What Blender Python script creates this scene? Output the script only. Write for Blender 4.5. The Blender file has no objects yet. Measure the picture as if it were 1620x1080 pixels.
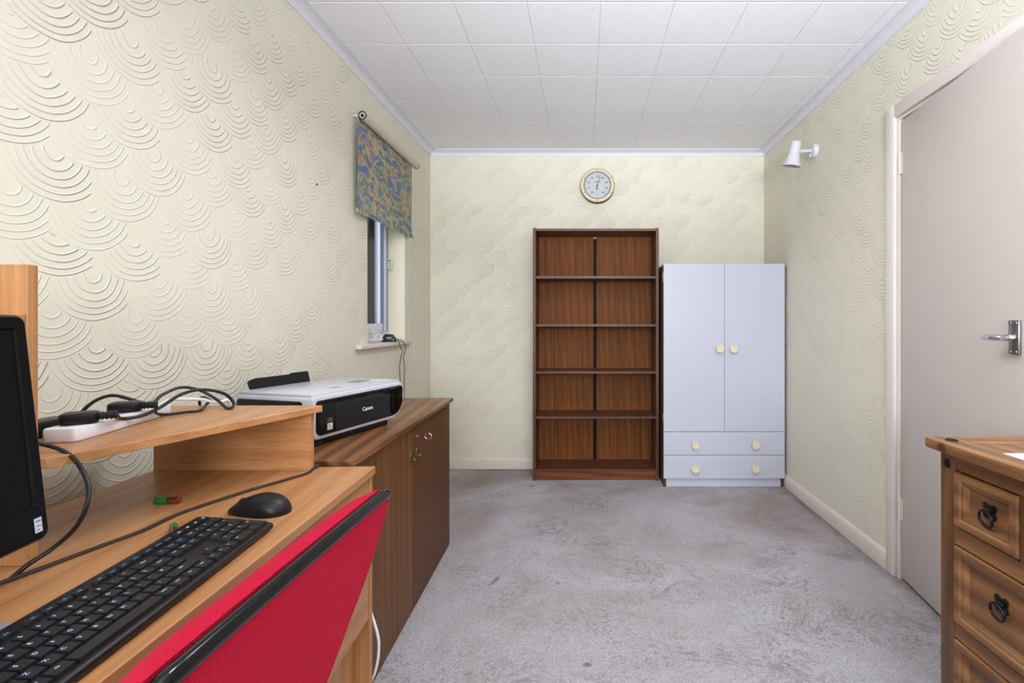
import bpy, bmesh, math, random
from mathutils import Vector, Matrix, Euler

C = bpy.context.scene.collection
random.seed(7)
PI = math.pi

# ------------------------------------------------------------------ camera, world, light, exposure
CAM_H = 1.10
cam_data = bpy.data.cameras.new('camera')
cam = bpy.data.objects.new('camera', cam_data)
C.objects.link(cam)
cam.location = (0, 0, CAM_H)
cam.rotation_euler = (PI/2, 0, 0)
cam_data.sensor_width = 36
cam_data.lens = 780/1620*36
cam_data.shift_x = -(925-810)/1620
cam_data.shift_y = -(540-510)/1620
cam_data.clip_start = 0.01
bpy.context.scene.camera = cam

world = bpy.data.worlds.new('sky')
bpy.context.scene.world = world
world.use_nodes = True
bg = world.node_tree.nodes['Background']
bg.inputs[0].default_value = (0.90, 0.94, 1.0, 1)
bg.inputs[1].default_value = 4.5

vs = bpy.context.scene.view_settings
vs.view_transform = 'Standard'
vs.look = 'None'
vs.gamma = 1
vs.use_curve_mapping = False
vs.exposure = 0.28


def area_light(name, loc, rot, sx, sy, power, col, spread=180):
    l = bpy.data.lights.new(name, 'AREA')
    l.shape = 'RECTANGLE'
    l.size, l.size_y = sx, sy
    l.energy = power
    l.color = col
    l.spread = math.radians(spread)
    o = bpy.data.objects.new(name, l)
    C.objects.link(o)
    o.location = loc
    o.rotation_euler = rot
    return o


# added rear light set in an invented window opening behind the camera
area_light('added_rear_light', (0.10, -3.07, 1.62), (PI/2, 0, 0), 1.7, 1.2, 40, (0.94, 0.95, 0.985), 120)
# flash head behind the camera aimed up at the ceiling
area_light('bounce_flash', (0.40, -1.0, 1.40), (PI-0.95, 0, 0), 0.30, 0.30, 33, (0.87, 0.90, 1.0), 70)
# added overhead fill to brighten the floor, above the frame; no lamp known
area_light('added_overhead_fill', (0.10, 1.80, 2.335), (0, 0, 0), 0.40, 0.40, 9, (0.97, 0.96, 1.0), 150)

# ------------------------------------------------------------------ projection helpers
FPX = 780.0


def P(u, v, z):
    """world point seen at photo pixel (u, v) on the horizontal plane z"""
    d = (CAM_H - z) * FPX / (v - 510.0)
    return Vector(((u - 925.0) / FPX * d, d, z))


def D(u, v, d):
    return Vector(((u - 925.0) / FPX * d, d, CAM_H - (v - 510.0) / FPX * d))


# ------------------------------------------------------------------ materials
def lin(c):
    r = []
    for x in c[:3]:
        x = x / 255.0
        r.append(x / 12.92 if x <= 0.04045 else ((x + 0.055) / 1.055) ** 2.4)
    return (*r, 1.0)


class NT:
    """small helper to write shader maths"""
    def __init__(self, name):
        self.m = bpy.data.materials.new(name)
        self.m.use_nodes = True
        self.t = self.m.node_tree
        self.b = self.t.nodes['Principled BSDF']

    def n(self, kind, **kw):
        x = self.t.nodes.new(kind)
        for k, v in kw.items():
            setattr(x, k, v)
        return x

    def link(self, a, b):
        self.t.links.new(a, b)

    def put(self, sock, v):
        if isinstance(v, bpy.types.NodeSocket):
            self.link(v, sock)
        elif v is not None:
            sock.default_value = v

    def ma(self, op, a, b=None, c=None):
        x = self.n('ShaderNodeMath', operation=op)
        self.put(x.inputs[0], a)
        self.put(x.inputs[1], b)
        self.put(x.inputs[2], c)
        return x.outputs[0]

    def mix(self, f, a, b):
        x = self.n('ShaderNodeMix', data_type='RGBA')
        self.put(x.inputs[0], f)
        self.put(x.inputs[6], a)
        self.put(x.inputs[7], b)
        return x.outputs[2]

    def ramp(self, f, stops, interp='LINEAR'):
        x = self.n('ShaderNodeValToRGB')
        x.color_ramp.interpolation = interp
        e = x.color_ramp.elements
        while len(e) > 1:
            e.remove(e[-1])
        e[0].position, e[0].color = stops[0]
        for p, c in stops[1:]:
            q = e.new(p)
            q.color = c
        self.put(x.inputs[0], f)
        return x.outputs[0]

    def noise(self, vec, scale, detail=3, rough=0.5, dist=0.0):
        x = self.n('ShaderNodeTexNoise')
        self.put(x.inputs['Vector'], vec)
        x.inputs['Scale'].default_value = scale
        x.inputs['Detail'].default_value = detail
        x.inputs['Roughness'].default_value = rough
        x.inputs['Distortion'].default_value = dist
        return x.outputs[0]

    def obj(self, scale=(1, 1, 1), loc=(0, 0, 0)):
        tc = self.n('ShaderNodeTexCoord')
        mp = self.n('ShaderNodeMapping')
        self.link(tc.outputs['Object'], mp.inputs['Vector'])
        mp.inputs['Scale'].default_value = scale
        mp.inputs['Location'].default_value = loc
        return mp.outputs[0]

    def pos(self):
        g = self.n('ShaderNodeNewGeometry')
        s = self.n('ShaderNodeSeparateXYZ')
        self.link(g.outputs['Position'], s.inputs[0])
        return g.outputs['Position'], s.outputs[0], s.outputs[1], s.outputs[2]

    def bump(self, h, dist, strength=1.0):
        x = self.n('ShaderNodeBump')
        x.inputs['Distance'].default_value = dist
        x.inputs['Strength'].default_value = strength
        self.link(h, x.inputs['Height'])
        self.link(x.outputs[0], self.b.inputs['Normal'])

    def set(self, col=None, rough=None, metal=None, spec=None, coat=None):
        if col is not None:
            self.put(self.b.inputs['Base Color'], col)
        if rough is not None:
            self.put(self.b.inputs['Roughness'], rough)
        if metal is not None:
            self.b.inputs['Metallic'].default_value = metal
        if spec is not None:
            self.b.inputs['Specular IOR Level'].default_value = spec
        if coat is not None:
            self.b.inputs['Coat Weight'].default_value = coat
        return self.m


def plain(name, c, rough=0.5, metal=0.0, spec=0.5, noise=0.0, nscale=60, coat=None):
    t = NT(name)
    col = lin(c)
    if noise:
        v = t.noise(t.obj(), nscale, 4)
        t.bump(v, noise)
    t.set(col, rough, metal, spec, coat)
    return t.m


def wood(name, c1, c2, axis='y', across=70, along=2.2, rough=0.4, dark=None, dark_amt=0.35,
         stripes=0.0, stripe_n=110, knots=(), spec=0.45, figure=0.5, wdist=3.0):
    """streaky wood grain running along a local axis; dark = thin pore lines"""
    t = NT(name)
    sc = {'x': (along, across, across), 'y': (across, along, across), 'z': (across, across, along)}[axis]
    big = {'x': (0.5, 7, 7), 'y': (7, 0.5, 7), 'z': (7, 7, 0.5)}[axis]
    warp = t.noise(t.obj((1.3, 1.3, 1.3)), 2.5, 2)
    fine = t.noise(t.obj(sc), 1.0, 4, 0.65, 0.4)
    w = t.n('ShaderNodeTexWave')
    w.wave_type = 'BANDS'
    w.bands_direction = 'DIAGONAL'
    w.inputs['Scale'].default_value = 1.6
    w.inputs['Distortion'].default_value = wdist
    w.inputs['Detail'].default_value = 2
    w.inputs['Detail Scale'].default_value = 0.8
    t.link(t.obj(big), w.inputs['Vector'])
    f = t.ma('ADD', t.ma('MULTIPLY', fine, 1.0 - figure * 0.6), t.ma('MULTIPLY', w.outputs[1], figure * 0.5))
    f = t.ma('ADD', f, t.ma('MULTIPLY', t.ma('SUBTRACT', warp, 0.5), 0.35))
    col = t.ramp(f, [(0.22, lin(c2)), (0.72, lin(c1))])
    if dark is not None:
        psc = tuple(s * 2.4 if s == across else s * 2.5 for s in sc)
        pores = t.noise(t.obj(psc, (3.1, 1.7, 5.3)), 1.0, 2, 0.6)
        pf = t.ramp(pores, [(0.56, (0, 0, 0, 1)), (0.66, (1, 1, 1, 1))])
        col = t.mix(t.ma('MULTIPLY', pf, dark_amt), col, lin(dark))
        if stripes:
            s2 = {'x': (0.25, stripe_n, 1), 'y': (stripe_n, 0.25, 1), 'z': (stripe_n, stripe_n, 0.25)}[axis]
            st = t.noise(t.obj(s2, (0.7, 2.2, 0.3)), 1.0, 1.5, 0.5, 0.25)
            sf = t.ramp(st, [(0.50, (0, 0, 0, 1)), (0.60, (1, 1, 1, 1))])
            col = t.mix(t.ma('MULTIPLY', sf, stripes), col, lin(dark))
    for (kx, ky, kz, kr) in knots:
        vm = t.n('ShaderNodeVectorMath', operation='DISTANCE')
        t.link(t.obj(), vm.inputs[0])
        vm.inputs[1].default_value = (kx, ky, kz)
        kf = t.ramp(t.ma('DIVIDE', vm.outputs['Value'], kr), [(0.45, (1, 1, 1, 1)), (1.0, (0, 0, 0, 1))])
        col = t.mix(t.ma('MULTIPLY', kf, 0.85), col, lin((52, 28, 12)))
    t.set(col, rough, 0, spec)
    t.bump(fine, 0.0004, 0.5)
    return t.m


def fan_wall(name):
    """pale yellow emulsion over combed fan plaster (overlapping half circles)"""
    t = NT(name)
    pos, x, y, z = t.pos()
    SX, SZ, R = 0.184, 0.087, 0.116
    wob = t.ma('SUBTRACT', t.noise(pos, 9.0, 2), 0.5)
    a = t.ma('ADD', x, y)
    a = t.ma('ADD', a, t.ma('MULTIPLY', wob, 0.012))
    wz = t.ma('ADD', z, t.ma('MULTIPLY', t.ma('SUBTRACT', t.noise(pos, 7.3, 2), 0.5), 0.012))
    k0 = t.ma('CEIL', t.ma('DIVIDE', wz, SZ))
    res = None
    for i in (0, 1):
        k = t.ma('ADD', k0, float(i))
        off = t.ma('MULTIPLY', t.ma('FLOORED_MODULO', k, 2.0), SX / 2)
        j = t.ma('ROUND', t.ma('DIVIDE', t.ma('SUBTRACT', a, off), SX))
        cb = t.n('ShaderNodeCombineXYZ')
        t.link(k, cb.inputs[0])
        t.link(j, cb.inputs[1])
        wn = t.n('ShaderNodeTexWhiteNoise', noise_dimensions='2D')
        t.link(cb.outputs[0], wn.inputs['Vector'])
        sp = t.n('ShaderNodeSeparateColor')
        t.link(wn.outputs['Color'], sp.inputs[0])
        j1, j2, j3 = sp.outputs
        ca = t.ma('ADD', t.ma('ADD', t.ma('MULTIPLY', j, SX), off), t.ma('MULTIPLY', t.ma('SUBTRACT', j1, 0.5), 0.04))
        cz = t.ma('ADD', t.ma('MULTIPLY', k, SZ), t.ma('MULTIPLY', t.ma('SUBTRACT', j2, 0.5), 0.026))
        da = t.ma('SUBTRACT', a, ca)
        dz = t.ma('SUBTRACT', wz, cz)
        r = t.ma('DIVIDE', t.ma('SQRT', t.ma('ADD', t.ma('MULTIPLY', da, da), t.ma('MULTIPLY', dz, dz))), R)
        inside = t.ma('LESS_THAN', r, 1.0)
        rr = t.ma('MULTIPLY', t.ma('POWER', r, 1.4), 6.0)
        ring = t.ma('MULTIPLY_ADD', t.ma('COSINE', t.ma('MULTIPLY', t.ma('ADD', rr, 0.45), 2 * PI)), 0.5, 0.5)
        ring = t.ma('POWER', ring, 13.0)
        amp = t.ma('MULTIPLY_ADD', t.ma('POWER', j3, 1.2), 0.85, 0.38)
        # comb pressure fades towards the left end of each sweep
        fade = t.ma('MULTIPLY_ADD', t.ma('DIVIDE', da, R), 0.8, 0.8)
        fade = t.ma('MINIMUM', t.ma('MAXIMUM', fade, 0.06), 1.0)
        h = t.ma('MULTIPLY', ring, t.ma('MULTIPLY', amp, fade))
        h = t.ma('MULTIPLY', h, t.ma('MINIMUM', t.ma('MULTIPLY', r, 5.0), 1.0))
        if res is None:
            res = t.ma('MULTIPLY', h, inside)
        else:
            res = t.ma('ADD', t.ma('MULTIPLY', h, inside), t.ma('MULTIPLY', res, t.ma('SUBTRACT', 1.0, inside)))
    blotch = t.noise(pos, 3.0, 2)
    res = t.ma('MULTIPLY', res, t.ma('MULTIPLY_ADD', blotch, 0.9, 0.45))
    grit = t.noise(pos, 90, 3)
    lump = t.noise(pos, 22, 3)
    hh = t.ma('ADD', res, t.ma('ADD', t.ma('MULTIPLY', grit, 0.10), t.ma('MULTIPLY', lump, 0.14)))
    t.bump(hh, 0.0033, 0.85)
    t.set(lin((227, 224, 206)), 0.55, 0, 0.35)
    return t.m


def tile_ceiling(name):
    t = NT(name)
    pos, x, y, z = t.pos()
    S = 0.2975

    def groove(c, ph, w):
        f = t.ma('FRACT', t.ma('ADD', t.ma('DIVIDE', t.ma('SUBTRACT', c, ph), S), 20.5))
        d = t.ma('ABSOLUTE', t.ma('SUBTRACT', f, 0.5))
        return t.ma('SUBTRACT', 1.0, t.ma('MINIMUM', t.ma('DIVIDE', d, w), 1.0))
    gx = groove(x, 0.065, 0.007)
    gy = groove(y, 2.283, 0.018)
    g = t.ma('MAXIMUM', gx, gy)
    grain = t.noise(pos, 120, 3, 0.6)
    mott = t.noise(pos, 1.5, 2)
    hh = t.ma('SUBTRACT', t.ma('MULTIPLY', grain, 0.55), t.ma('MULTIPLY', g, 1.0))
    t.bump(hh, 0.003, 0.6)
    base = t.mix(t.ma('MINIMUM', t.ma('MULTIPLY', gy, 1.5), 1.0), lin((240, 240, 245)), lin((255, 255, 255)))  # row joints painted whiter, standing in for light caught on tile edges
    col = t.mix(t.ma('MULTIPLY', gx, 0.35), base, lin((196, 196, 200)))
    t.set(col, 0.75, 0, 0.2)
    return t.m


def carpet(name):
    t = NT(name)
    pos, x, y, z = t.pos()
    sw = t.n('ShaderNodeTexNoise')
    t.link(pos, sw.inputs['Vector'])
    sw.inputs['Scale'].default_value = 1.9
    sw.inputs['Detail'].default_value = 5
    sw.inputs['Distortion'].default_value = 2.6
    swirl = sw.outputs[0]
    tuft = t.n('ShaderNodeTexVoronoi', feature='F1')
    t.link(pos, tuft.inputs['Vector'])
    tuft.inputs['Scale'].default_value = 150
    tuft_d = tuft.outputs['Distance']
    fine = t.noise(pos, 330, 3, 0.7)
    mid = t.noise(pos, 34, 4, 0.65, 1.0)
    # thin curling brush marks where the pile changes direction
    br = t.n('ShaderNodeTexNoise')
    t.link(pos, br.inputs['Vector'])
    br.inputs['Scale'].default_value = 4.2
    br.inputs['Detail'].default_value = 6
    br.inputs['Roughness'].default_value = 0.62
    br.inputs['Distortion'].default_value = 3.4
    mark = t.ma('ABSOLUTE', t.ma('SUBTRACT', br.outputs[0], 0.5))
    mk = t.ramp(mark, [(0.0, (1, 1, 1, 1)), (0.026, (0, 0, 0, 1))])
    mk = t.ma('MULTIPLY', mk, t.ramp(t.noise(pos, 2.6, 2), [(0.42, (0, 0, 0, 1)), (0.66, (1, 1, 1, 1))]))
    fleck = t.ramp(t.noise(pos, 78, 3, 0.65, 1.2), [(0.585, (0, 0, 0, 1)), (0.645, (1, 1, 1, 1))])
    fleck = t.ma('MULTIPLY', fleck, t.ramp(t.noise(pos, 1.7, 2), [(0.35, (0, 0, 0, 1)), (0.7, (1, 1, 1, 1))]))
    base = t.ramp(swirl, [(0.30, lin((200, 195, 198))), (0.50, lin((212, 209, 215))), (0.70, lin((219, 217, 225)))])
    col = t.mix(t.ma('MULTIPLY', mid, 0.22), base, lin((142, 133, 131)))
    col = t.mix(t.ma('MULTIPLY', t.ma('MULTIPLY', fine, tuft_d), 0.9), col, lin((112, 104, 104)))
    col = t.mix(t.ma('MULTIPLY', mk, 0.62), col, lin((104, 92, 88)))
    col = t.mix(t.ma('MULTIPLY', fleck, 0.75), col, lin((84, 74, 70)))
    # worn traffic patch by the wardrobe and wall edges
    dirt = t.ramp(t.noise(pos, 1.15, 4, 0.6, 0.8), [(0.44, (0, 0, 0, 1)), (0.66, (1, 1, 1, 1))])
    far = t.ramp(y, [(0.0, (0, 0, 0, 1)), (1.0, (1, 1, 1, 1))])
    mr = t.n('ShaderNodeMapRange')
    t.link(y, mr.inputs[0])
    mr.inputs[1].default_value = 1.6
    mr.inputs[2].default_value = 3.4
    dirt2 = t.ma('MULTIPLY', dirt, t.ma('MULTIPLY_ADD', mr.outputs[0], 0.65, 0.15))
    col = t.mix(dirt2, col, lin((142, 122, 108)))
    # grime trodden into the pile along the wall edges
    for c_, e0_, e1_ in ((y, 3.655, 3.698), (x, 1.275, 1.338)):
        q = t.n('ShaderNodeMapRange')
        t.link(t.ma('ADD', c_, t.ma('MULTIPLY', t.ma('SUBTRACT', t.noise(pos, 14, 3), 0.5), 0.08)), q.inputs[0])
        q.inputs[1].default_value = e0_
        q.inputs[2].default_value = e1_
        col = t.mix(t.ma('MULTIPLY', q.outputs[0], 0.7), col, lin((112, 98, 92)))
    # small spilt stains
    wobble = t.ma('MULTIPLY', t.ma('SUBTRACT', t.noise(pos, 25, 3), 0.5), 0.03)
    for (sx, sy, rx, ry, ang, c, am) in STAINS:
        ca, sa = math.cos(ang), math.sin(ang)
        dx = t.ma('SUBTRACT', x, sx)
        dy = t.ma('SUBTRACT', y, sy)
        ex = t.ma('DIVIDE', t.ma('ADD', t.ma('MULTIPLY', dx, ca), t.ma('MULTIPLY', dy, sa)), rx)
        ey = t.ma('DIVIDE', t.ma('SUBTRACT', t.ma('MULTIPLY', dy, ca), t.ma('MULTIPLY', dx, sa)), ry)
        r = t.ma('SQRT', t.ma('ADD', t.ma('MULTIPLY', ex, ex), t.ma('MULTIPLY', ey, ey)))
        r = t.ma('ADD', r, t.ma('MULTIPLY', wobble, 18.0))
        f = t.ramp(r, [(0.35, (1, 1, 1, 1)), (1.0, (0, 0, 0, 1))])
        col = t.mix(t.ma('MULTIPLY', f, am), col, lin(c))
    hh = t.ma('ADD', t.ma('MULTIPLY', fine, 0.5), t.ma('ADD', t.ma('MULTIPLY', mid, 0.7), t.ma('MULTIPLY', swirl, 0.7)))
    hh = t.ma('SUBTRACT', hh, t.ma('ADD', t.ma('MULTIPLY', mk, 0.5), t.ma('ADD', t.ma('MULTIPLY', tuft_d, 0.6), t.ma('MULTIPLY', fleck, 0.6))))
    t.bump(hh, 0.012, 0.75)
    t.set(col, 0.95, 0, 0.1)
    t.b.inputs['Sheen Weight'].default_value = 0.15
    return t.m


STAINS = []
for (u, v, rx, ry, ang, c, am) in [(783, 918, .016, .060, -0.35, (150, 100, 70), .75), (929, 1051, .022, .014, 0, (104, 84, 68), .7),
                                   (842, 768, .03, .02, 0, (112, 86, 56), .8), (882, 922, .010, .02, 0, (150, 116, 96), .6),
                                   (1120, 795, .12, .10, 0, (150, 132, 112), .30), (1215, 890, .16, .06, .3, (134, 116, 104), .32),
                                   (1265, 838, .10, .05, -.5, (132, 114, 104), .4), (1335, 880, .08, .05, -.6, (128, 110, 102), .45), (1150, 860, .20, .05, .2, (140, 122, 112), .3), (735, 1010, .02, .02, 0, (176, 156, 140), .5)]:
    p = P(u, v, 0)
    STAINS.append((p.x, p.y, rx, ry, ang, c, am))


def blind_fabric(name):
    t = NT(name)
    v = t.obj((1, 1, 1))
    n1 = t.n('ShaderNodeTexNoise')
    t.link(v, n1.inputs['Vector'])
    n1.inputs['Scale'].default_value = 7
    n1.inputs['Detail'].default_value = 2
    mixv = t.n('ShaderNodeVectorMath', operation='MULTIPLY_ADD')
    t.link(n1.outputs['Color'], mixv.inputs[0])
    mixv.inputs[1].default_value = (0.13, 0.13, 0.13)
    t.link(v, mixv.inputs[2])
    vo = t.n('ShaderNodeTexVoronoi', feature='F1')
    t.link(mixv.outputs[0], vo.inputs['Vector'])
    vo.inputs['Scale'].default_value = 16
    sp = t.n('ShaderNodeSeparateColor')
    t.link(vo.outputs['Color'], sp.inputs[0])
    pal = [(0.0, (126, 142, 166)), (0.14, (190, 170, 126)), (0.25, (128, 154, 124)), (0.37, (112, 128, 164)),
           (0.50, (186, 180, 132)), (0.58, (118, 154, 146)), (0.71, (192, 156, 116)), (0.79, (120, 152, 130)),
           (0.88, (162, 174, 124)), (0.95, (166, 144, 164))]
    col = t.ramp(sp.outputs[0], [(p, lin(c)) for p, c in pal], 'CONSTANT')
    ve = t.n('ShaderNodeTexVoronoi', feature='DISTANCE_TO_EDGE')
    t.link(mixv.outputs[0], ve.inputs['Vector'])
    ve.inputs['Scale'].default_value = 16
    edge = t.ramp(ve.outputs['Distance'], [(0.05, (1, 1, 1, 1)), (0.09, (0, 0, 0, 1))])
    ecol = t.ramp(t.noise(v, 11, 1), [(0.40, lin((100, 114, 150))), (0.5, lin((206, 198, 160))), (0.58, lin((112, 138, 124)))], 'CONSTANT')
    col = t.mix(t.ma('MULTIPLY', edge, 0.85), col, ecol)
    w = t.n('ShaderNodeTexWave')
    t.link(mixv.outputs[0], w.inputs['Vector'])
    w.bands_direction = 'DIAGONAL'
    w.inputs['Scale'].default_value = 13
    w.inputs['Distortion'].default_value = 6
    wf = t.ramp(w.outputs[1], [(0.72, (0, 0, 0, 1)), (0.80, (1, 1, 1, 1))])
    col = t.mix(t.ma('MULTIPLY', wf, 0.6), col, lin((108, 122, 160)))
    w2 = t.n('ShaderNodeTexWave')
    t.link(mixv.outputs[0], w2.inputs['Vector'])
    w2.bands_direction = 'Z'
    w2.inputs['Scale'].default_value = 6
    w2.inputs['Distortion'].default_value = 9
    wf2 = t.ramp(w2.outputs[1], [(0.80, (0, 0, 0, 1)), (0.86, (1, 1, 1, 1))])
    col = t.mix(t.ma('MULTIPLY', wf2, 0.6), col, lin((196, 178, 128)))
    t.set(col, 0.85, 0, 0.15)
    t.bump(t.noise(v, 900, 1), 0.0003, 0.5)
    return t.m


def bricks(name):
    t = NT(name)
    br = t.n('ShaderNodeTexBrick')
    pos, x, y, z = t.pos()
    cb = t.n('ShaderNodeCombineXYZ')
    t.link(t.ma('ADD', x, y), cb.inputs[0])
    t.link(z, cb.inputs[1])
    t.link(cb.outputs[0], br.inputs['Vector'])
    br.inputs['Color1'].default_value = lin((158, 140, 130))
    br.inputs['Color2'].default_value = lin((120, 106, 100))
    br.inputs['Mortar'].default_value = lin((230, 222, 212))
    br.inputs['Scale'].default_value = 1.0
    br.inputs['Mortar Size'].default_value = 0.011
    br.inputs['Brick Width'].default_value = 0.225
    br.inputs['Row Height'].default_value = 0.075
    t.set(br.outputs['Color'], 0.9, 0, 0.2)
    t.bump(t.ma('ADD', t.ma('MULTIPLY', br.outputs['Fac'], -1.0), t.ma('MULTIPLY', t.noise(pos, 60, 3), 0.3)), 0.006)
    return t.m


def cloth(name, c, c2, scale=420):
    t = NT(name)
    v = t.obj()
    n1 = t.noise(v, scale, 2, 0.7)
    ck = t.n('ShaderNodeTexVoronoi', feature='F1')
    t.link(v, ck.inputs['Vector'])
    ck.inputs['Scale'].default_value = 300
    lint = t.ramp(t.noise(v, 130, 2, 0.5), [(0.70, (0, 0, 0, 1)), (0.76, (1, 1, 1, 1))])
    col = t.mix(n1, lin(c), lin(c2))
    col = t.mix(t.ma('MULTIPLY', lint, 0.12), col, lin((214, 120, 132)))
    t.set(col, 1.0, 0, 0.04)
    t.b.inputs['Sheen Weight'].default_value = 0.12
    t.b.inputs['Sheen Tint'].default_value = lin((255, 150, 160))
    t.bump(t.ma('ADD', ck.outputs['Distance'], n1), 0.0015, 0.7)
    return t.m


def glass(name):
    t = NT(name)
    nt = t.t
    tr = t.n('ShaderNodeBsdfTransparent')
    gl = t.n('ShaderNodeBsdfGlossy')
    gl.inputs['Roughness'].default_value = 0.02
    fr = t.n('ShaderNodeFresnel')
    fr.inputs[0].default_value = 1.45
    mx = t.n('ShaderNodeMixShader')
    t.link(fr.outputs[0], mx.inputs[0])
    t.link(tr.outputs[0], mx.inputs[1])
    t.link(gl.outputs[0], mx.inputs[2])
    t.link(mx.outputs[0], nt.nodes['Material Output'].inputs['Surface'])
    return t.m


M = {}
M['wall'] = fan_wall('combed_plaster')
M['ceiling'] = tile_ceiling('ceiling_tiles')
M['carpet'] = carpet('grey_carpet')
M['reveal'] = plain('reveal_paint', (236, 232, 210), 0.5, noise=0.0006)
M['cove'] = plain('cove_white', (222, 222, 231), 0.5, spec=0.3)
M['skirting'] = plain('skirting_gloss', (222, 209, 200), 0.3)
M['doorpaint'] = plain('door_paint', (204, 196, 189), 0.38, noise=0.0002, nscale=15)
M['architrave'] = plain('architrave_gloss', (230, 222, 216), 0.28)
M['upvc'] = plain('white_upvc', (226, 232, 242), 0.3)
M['gasket'] = plain('grey_gasket', (92, 104, 128), 0.6)
M['glass'] = glass('window_glass')
M['brick'] = bricks('outside_brick')
M['blind'] = blind_fabric('patterned_blind_cloth')
M['blindback'] = plain('blind_lining', (206, 198, 182), 0.7)
M['white_metal'] = plain('white_enamel', (208, 208, 214), 0.3)
M['dark'] = plain('dark_hollow', (28, 26, 26), 0.6)
M['chrome'] = plain('chrome', (205, 205, 208), 0.14, 1.0)
M['steel'] = plain('satin_steel', (150, 150, 152), 0.32, 1.0)
M['brass'] = plain('aged_brass', (112, 98, 68), 0.42, 1.0)
M['case_side'] = wood('teak_edge', (104, 66, 46), (70, 42, 28), 'z', 120, 3, 0.42, (40, 22, 16), 0.5)
M['case_shelf'] = wood('teak_shelf', (106, 66, 46), (74, 42, 28), 'x', 120, 3, 0.40, (40, 22, 16), 0.5)
M['case_back'] = wood('teak_back', (142, 86, 40), (110, 64, 28), 'z', 110, 1.6, 0.5, (50, 26, 14), 0.5, stripes=0.5, stripe_n=230, figure=0.45, spec=0.12)
M['case_strip'] = plain('dark_joint_strip', (18, 17, 24), 0.5, spec=0.08)
M['plinth'] = wood('teak_plinth', (140, 76, 40), (84, 40, 20), 'x', 90, 3, 0.4, (40, 20, 12), 0.75, stripes=0.6, stripe_n=60)
M['robe_white'] = plain('white_laminate', (200, 204, 219), 0.32, spec=0.4)
M['robe_side'] = wood('robe_side_brown', (92, 62, 26), (64, 42, 16), 'z', 80, 2, 0.45, (40, 26, 12), 0.4)
M['knob'] = plain('cream_knob', (230, 220, 188), 0.35)
M['cab_top'] = wood('sapele_top', (142, 98, 60), (96, 60, 32), 'y', 60, 2.4, 0.34, (70, 40, 22), 0.45, figure=0.9)
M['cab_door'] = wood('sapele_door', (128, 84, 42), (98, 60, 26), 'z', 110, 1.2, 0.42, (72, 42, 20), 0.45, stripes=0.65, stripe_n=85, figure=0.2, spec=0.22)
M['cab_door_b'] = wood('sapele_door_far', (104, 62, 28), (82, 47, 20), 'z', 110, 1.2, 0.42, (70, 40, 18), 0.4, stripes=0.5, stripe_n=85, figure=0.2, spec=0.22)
M['beech'] = wood('beech_laminate', (192, 142, 94), (164, 112, 68), 'y', 130, 1.5, 0.36, (128, 84, 50), 0.42, figure=0.4)
M['beech_x'] = wood('beech_laminate_cross', (192, 142, 94), (164, 112, 68), 'x', 130, 1.5, 0.36, (128, 84, 50), 0.42, figure=0.4)
M['beech_z'] = wood('beech_laminate_upright', (194, 144, 96), (166, 114, 70), 'z', 130, 1.5, 0.36, (128, 84, 50), 0.42, figure=0.4)
M['pine'] = wood('waxed_pine', (142, 100, 60), (102, 66, 36), 'y', 55, 2.0, 0.36, (84, 50, 24), 0.35, figure=0.9,
                 knots=((0.0, 0.0, 0.0, 0.0001),))
M['pine_top'] = wood('waxed_pine_top', (166, 122, 76), (126, 84, 48), 'y', 55, 2.0, 0.30, (88, 52, 26), 0.35, figure=0.9,
                     knots=((-0.247, 0.297, 0.795, 0.020),))
M['pine_x'] = wood('waxed_pine_cross', (166, 122, 76), (126, 84, 48), 'x', 55, 2.0, 0.30, (88, 52, 26), 0.35, figure=0.9)
M['pine_z'] = wood('waxed_pine_post', (114, 78, 45), (84, 54, 30), 'z', 60, 2.0, 0.36, (70, 40, 20), 0.4, figure=0.7)
M['iron'] = plain('black_iron', (26, 25, 26), 0.35, 0.6)
M['black'] = plain('black_plastic', (20, 20, 22), 0.40, spec=0.3)
M['black_gloss'] = plain('gloss_black', (8, 8, 10), 0.12, spec=0.35)
M['screen'] = plain('screen_glass', (5, 5, 6), 0.3, spec=0.15)
M['bezel'] = plain('bezel_black', (8, 8, 9), 0.22, spec=0.12)
M['key'] = plain('key_black', (26, 26, 28), 0.5, spec=0.3)
M['legend'] = plain('key_print_white', (176, 190, 214), 0.5)
M['legend_b'] = plain('key_print_blue', (70, 140, 205), 0.5)
M['rubber'] = plain('rubber_black', (20, 20, 21), 0.42)
M['cord_brown'] = plain('dark_brown_cord', (46, 32, 28), 0.5)
M['white'] = plain('white_plastic', (232, 232, 236), 0.3)
M['printer_white'] = plain('printer_silver_white', (190, 192, 200), 0.28)
M['grey'] = plain('grey_plastic', (128, 132, 140), 0.4)
M['sticker'] = plain('sticker', (206, 208, 210), 0.4)
M['blue_print'] = plain('blue_print', (90, 120, 180), 0.4)
M['red'] = cloth('red_wool_cloth', (204, 18, 60), (160, 4, 36))
M['green'] = plain('battery_green', (18, 110, 50), 0.3)
M['copper'] = plain('battery_copper', (168, 104, 62), 0.25, 0.9)
M['paper'] = plain('white_paper', (240, 240, 244), 0.6)
M['ink'] = plain('dark_ink', (40, 44, 58), 0.6)
M['ivory'] = plain('ivory_enamel', (212, 204, 180), 0.35)
M['dial'] = plain('dial_grey_white', (190, 195, 197), 0.5)
M['brass_pale'] = plain('pale_brass', (168, 148, 108), 0.35, 0.9)


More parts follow.
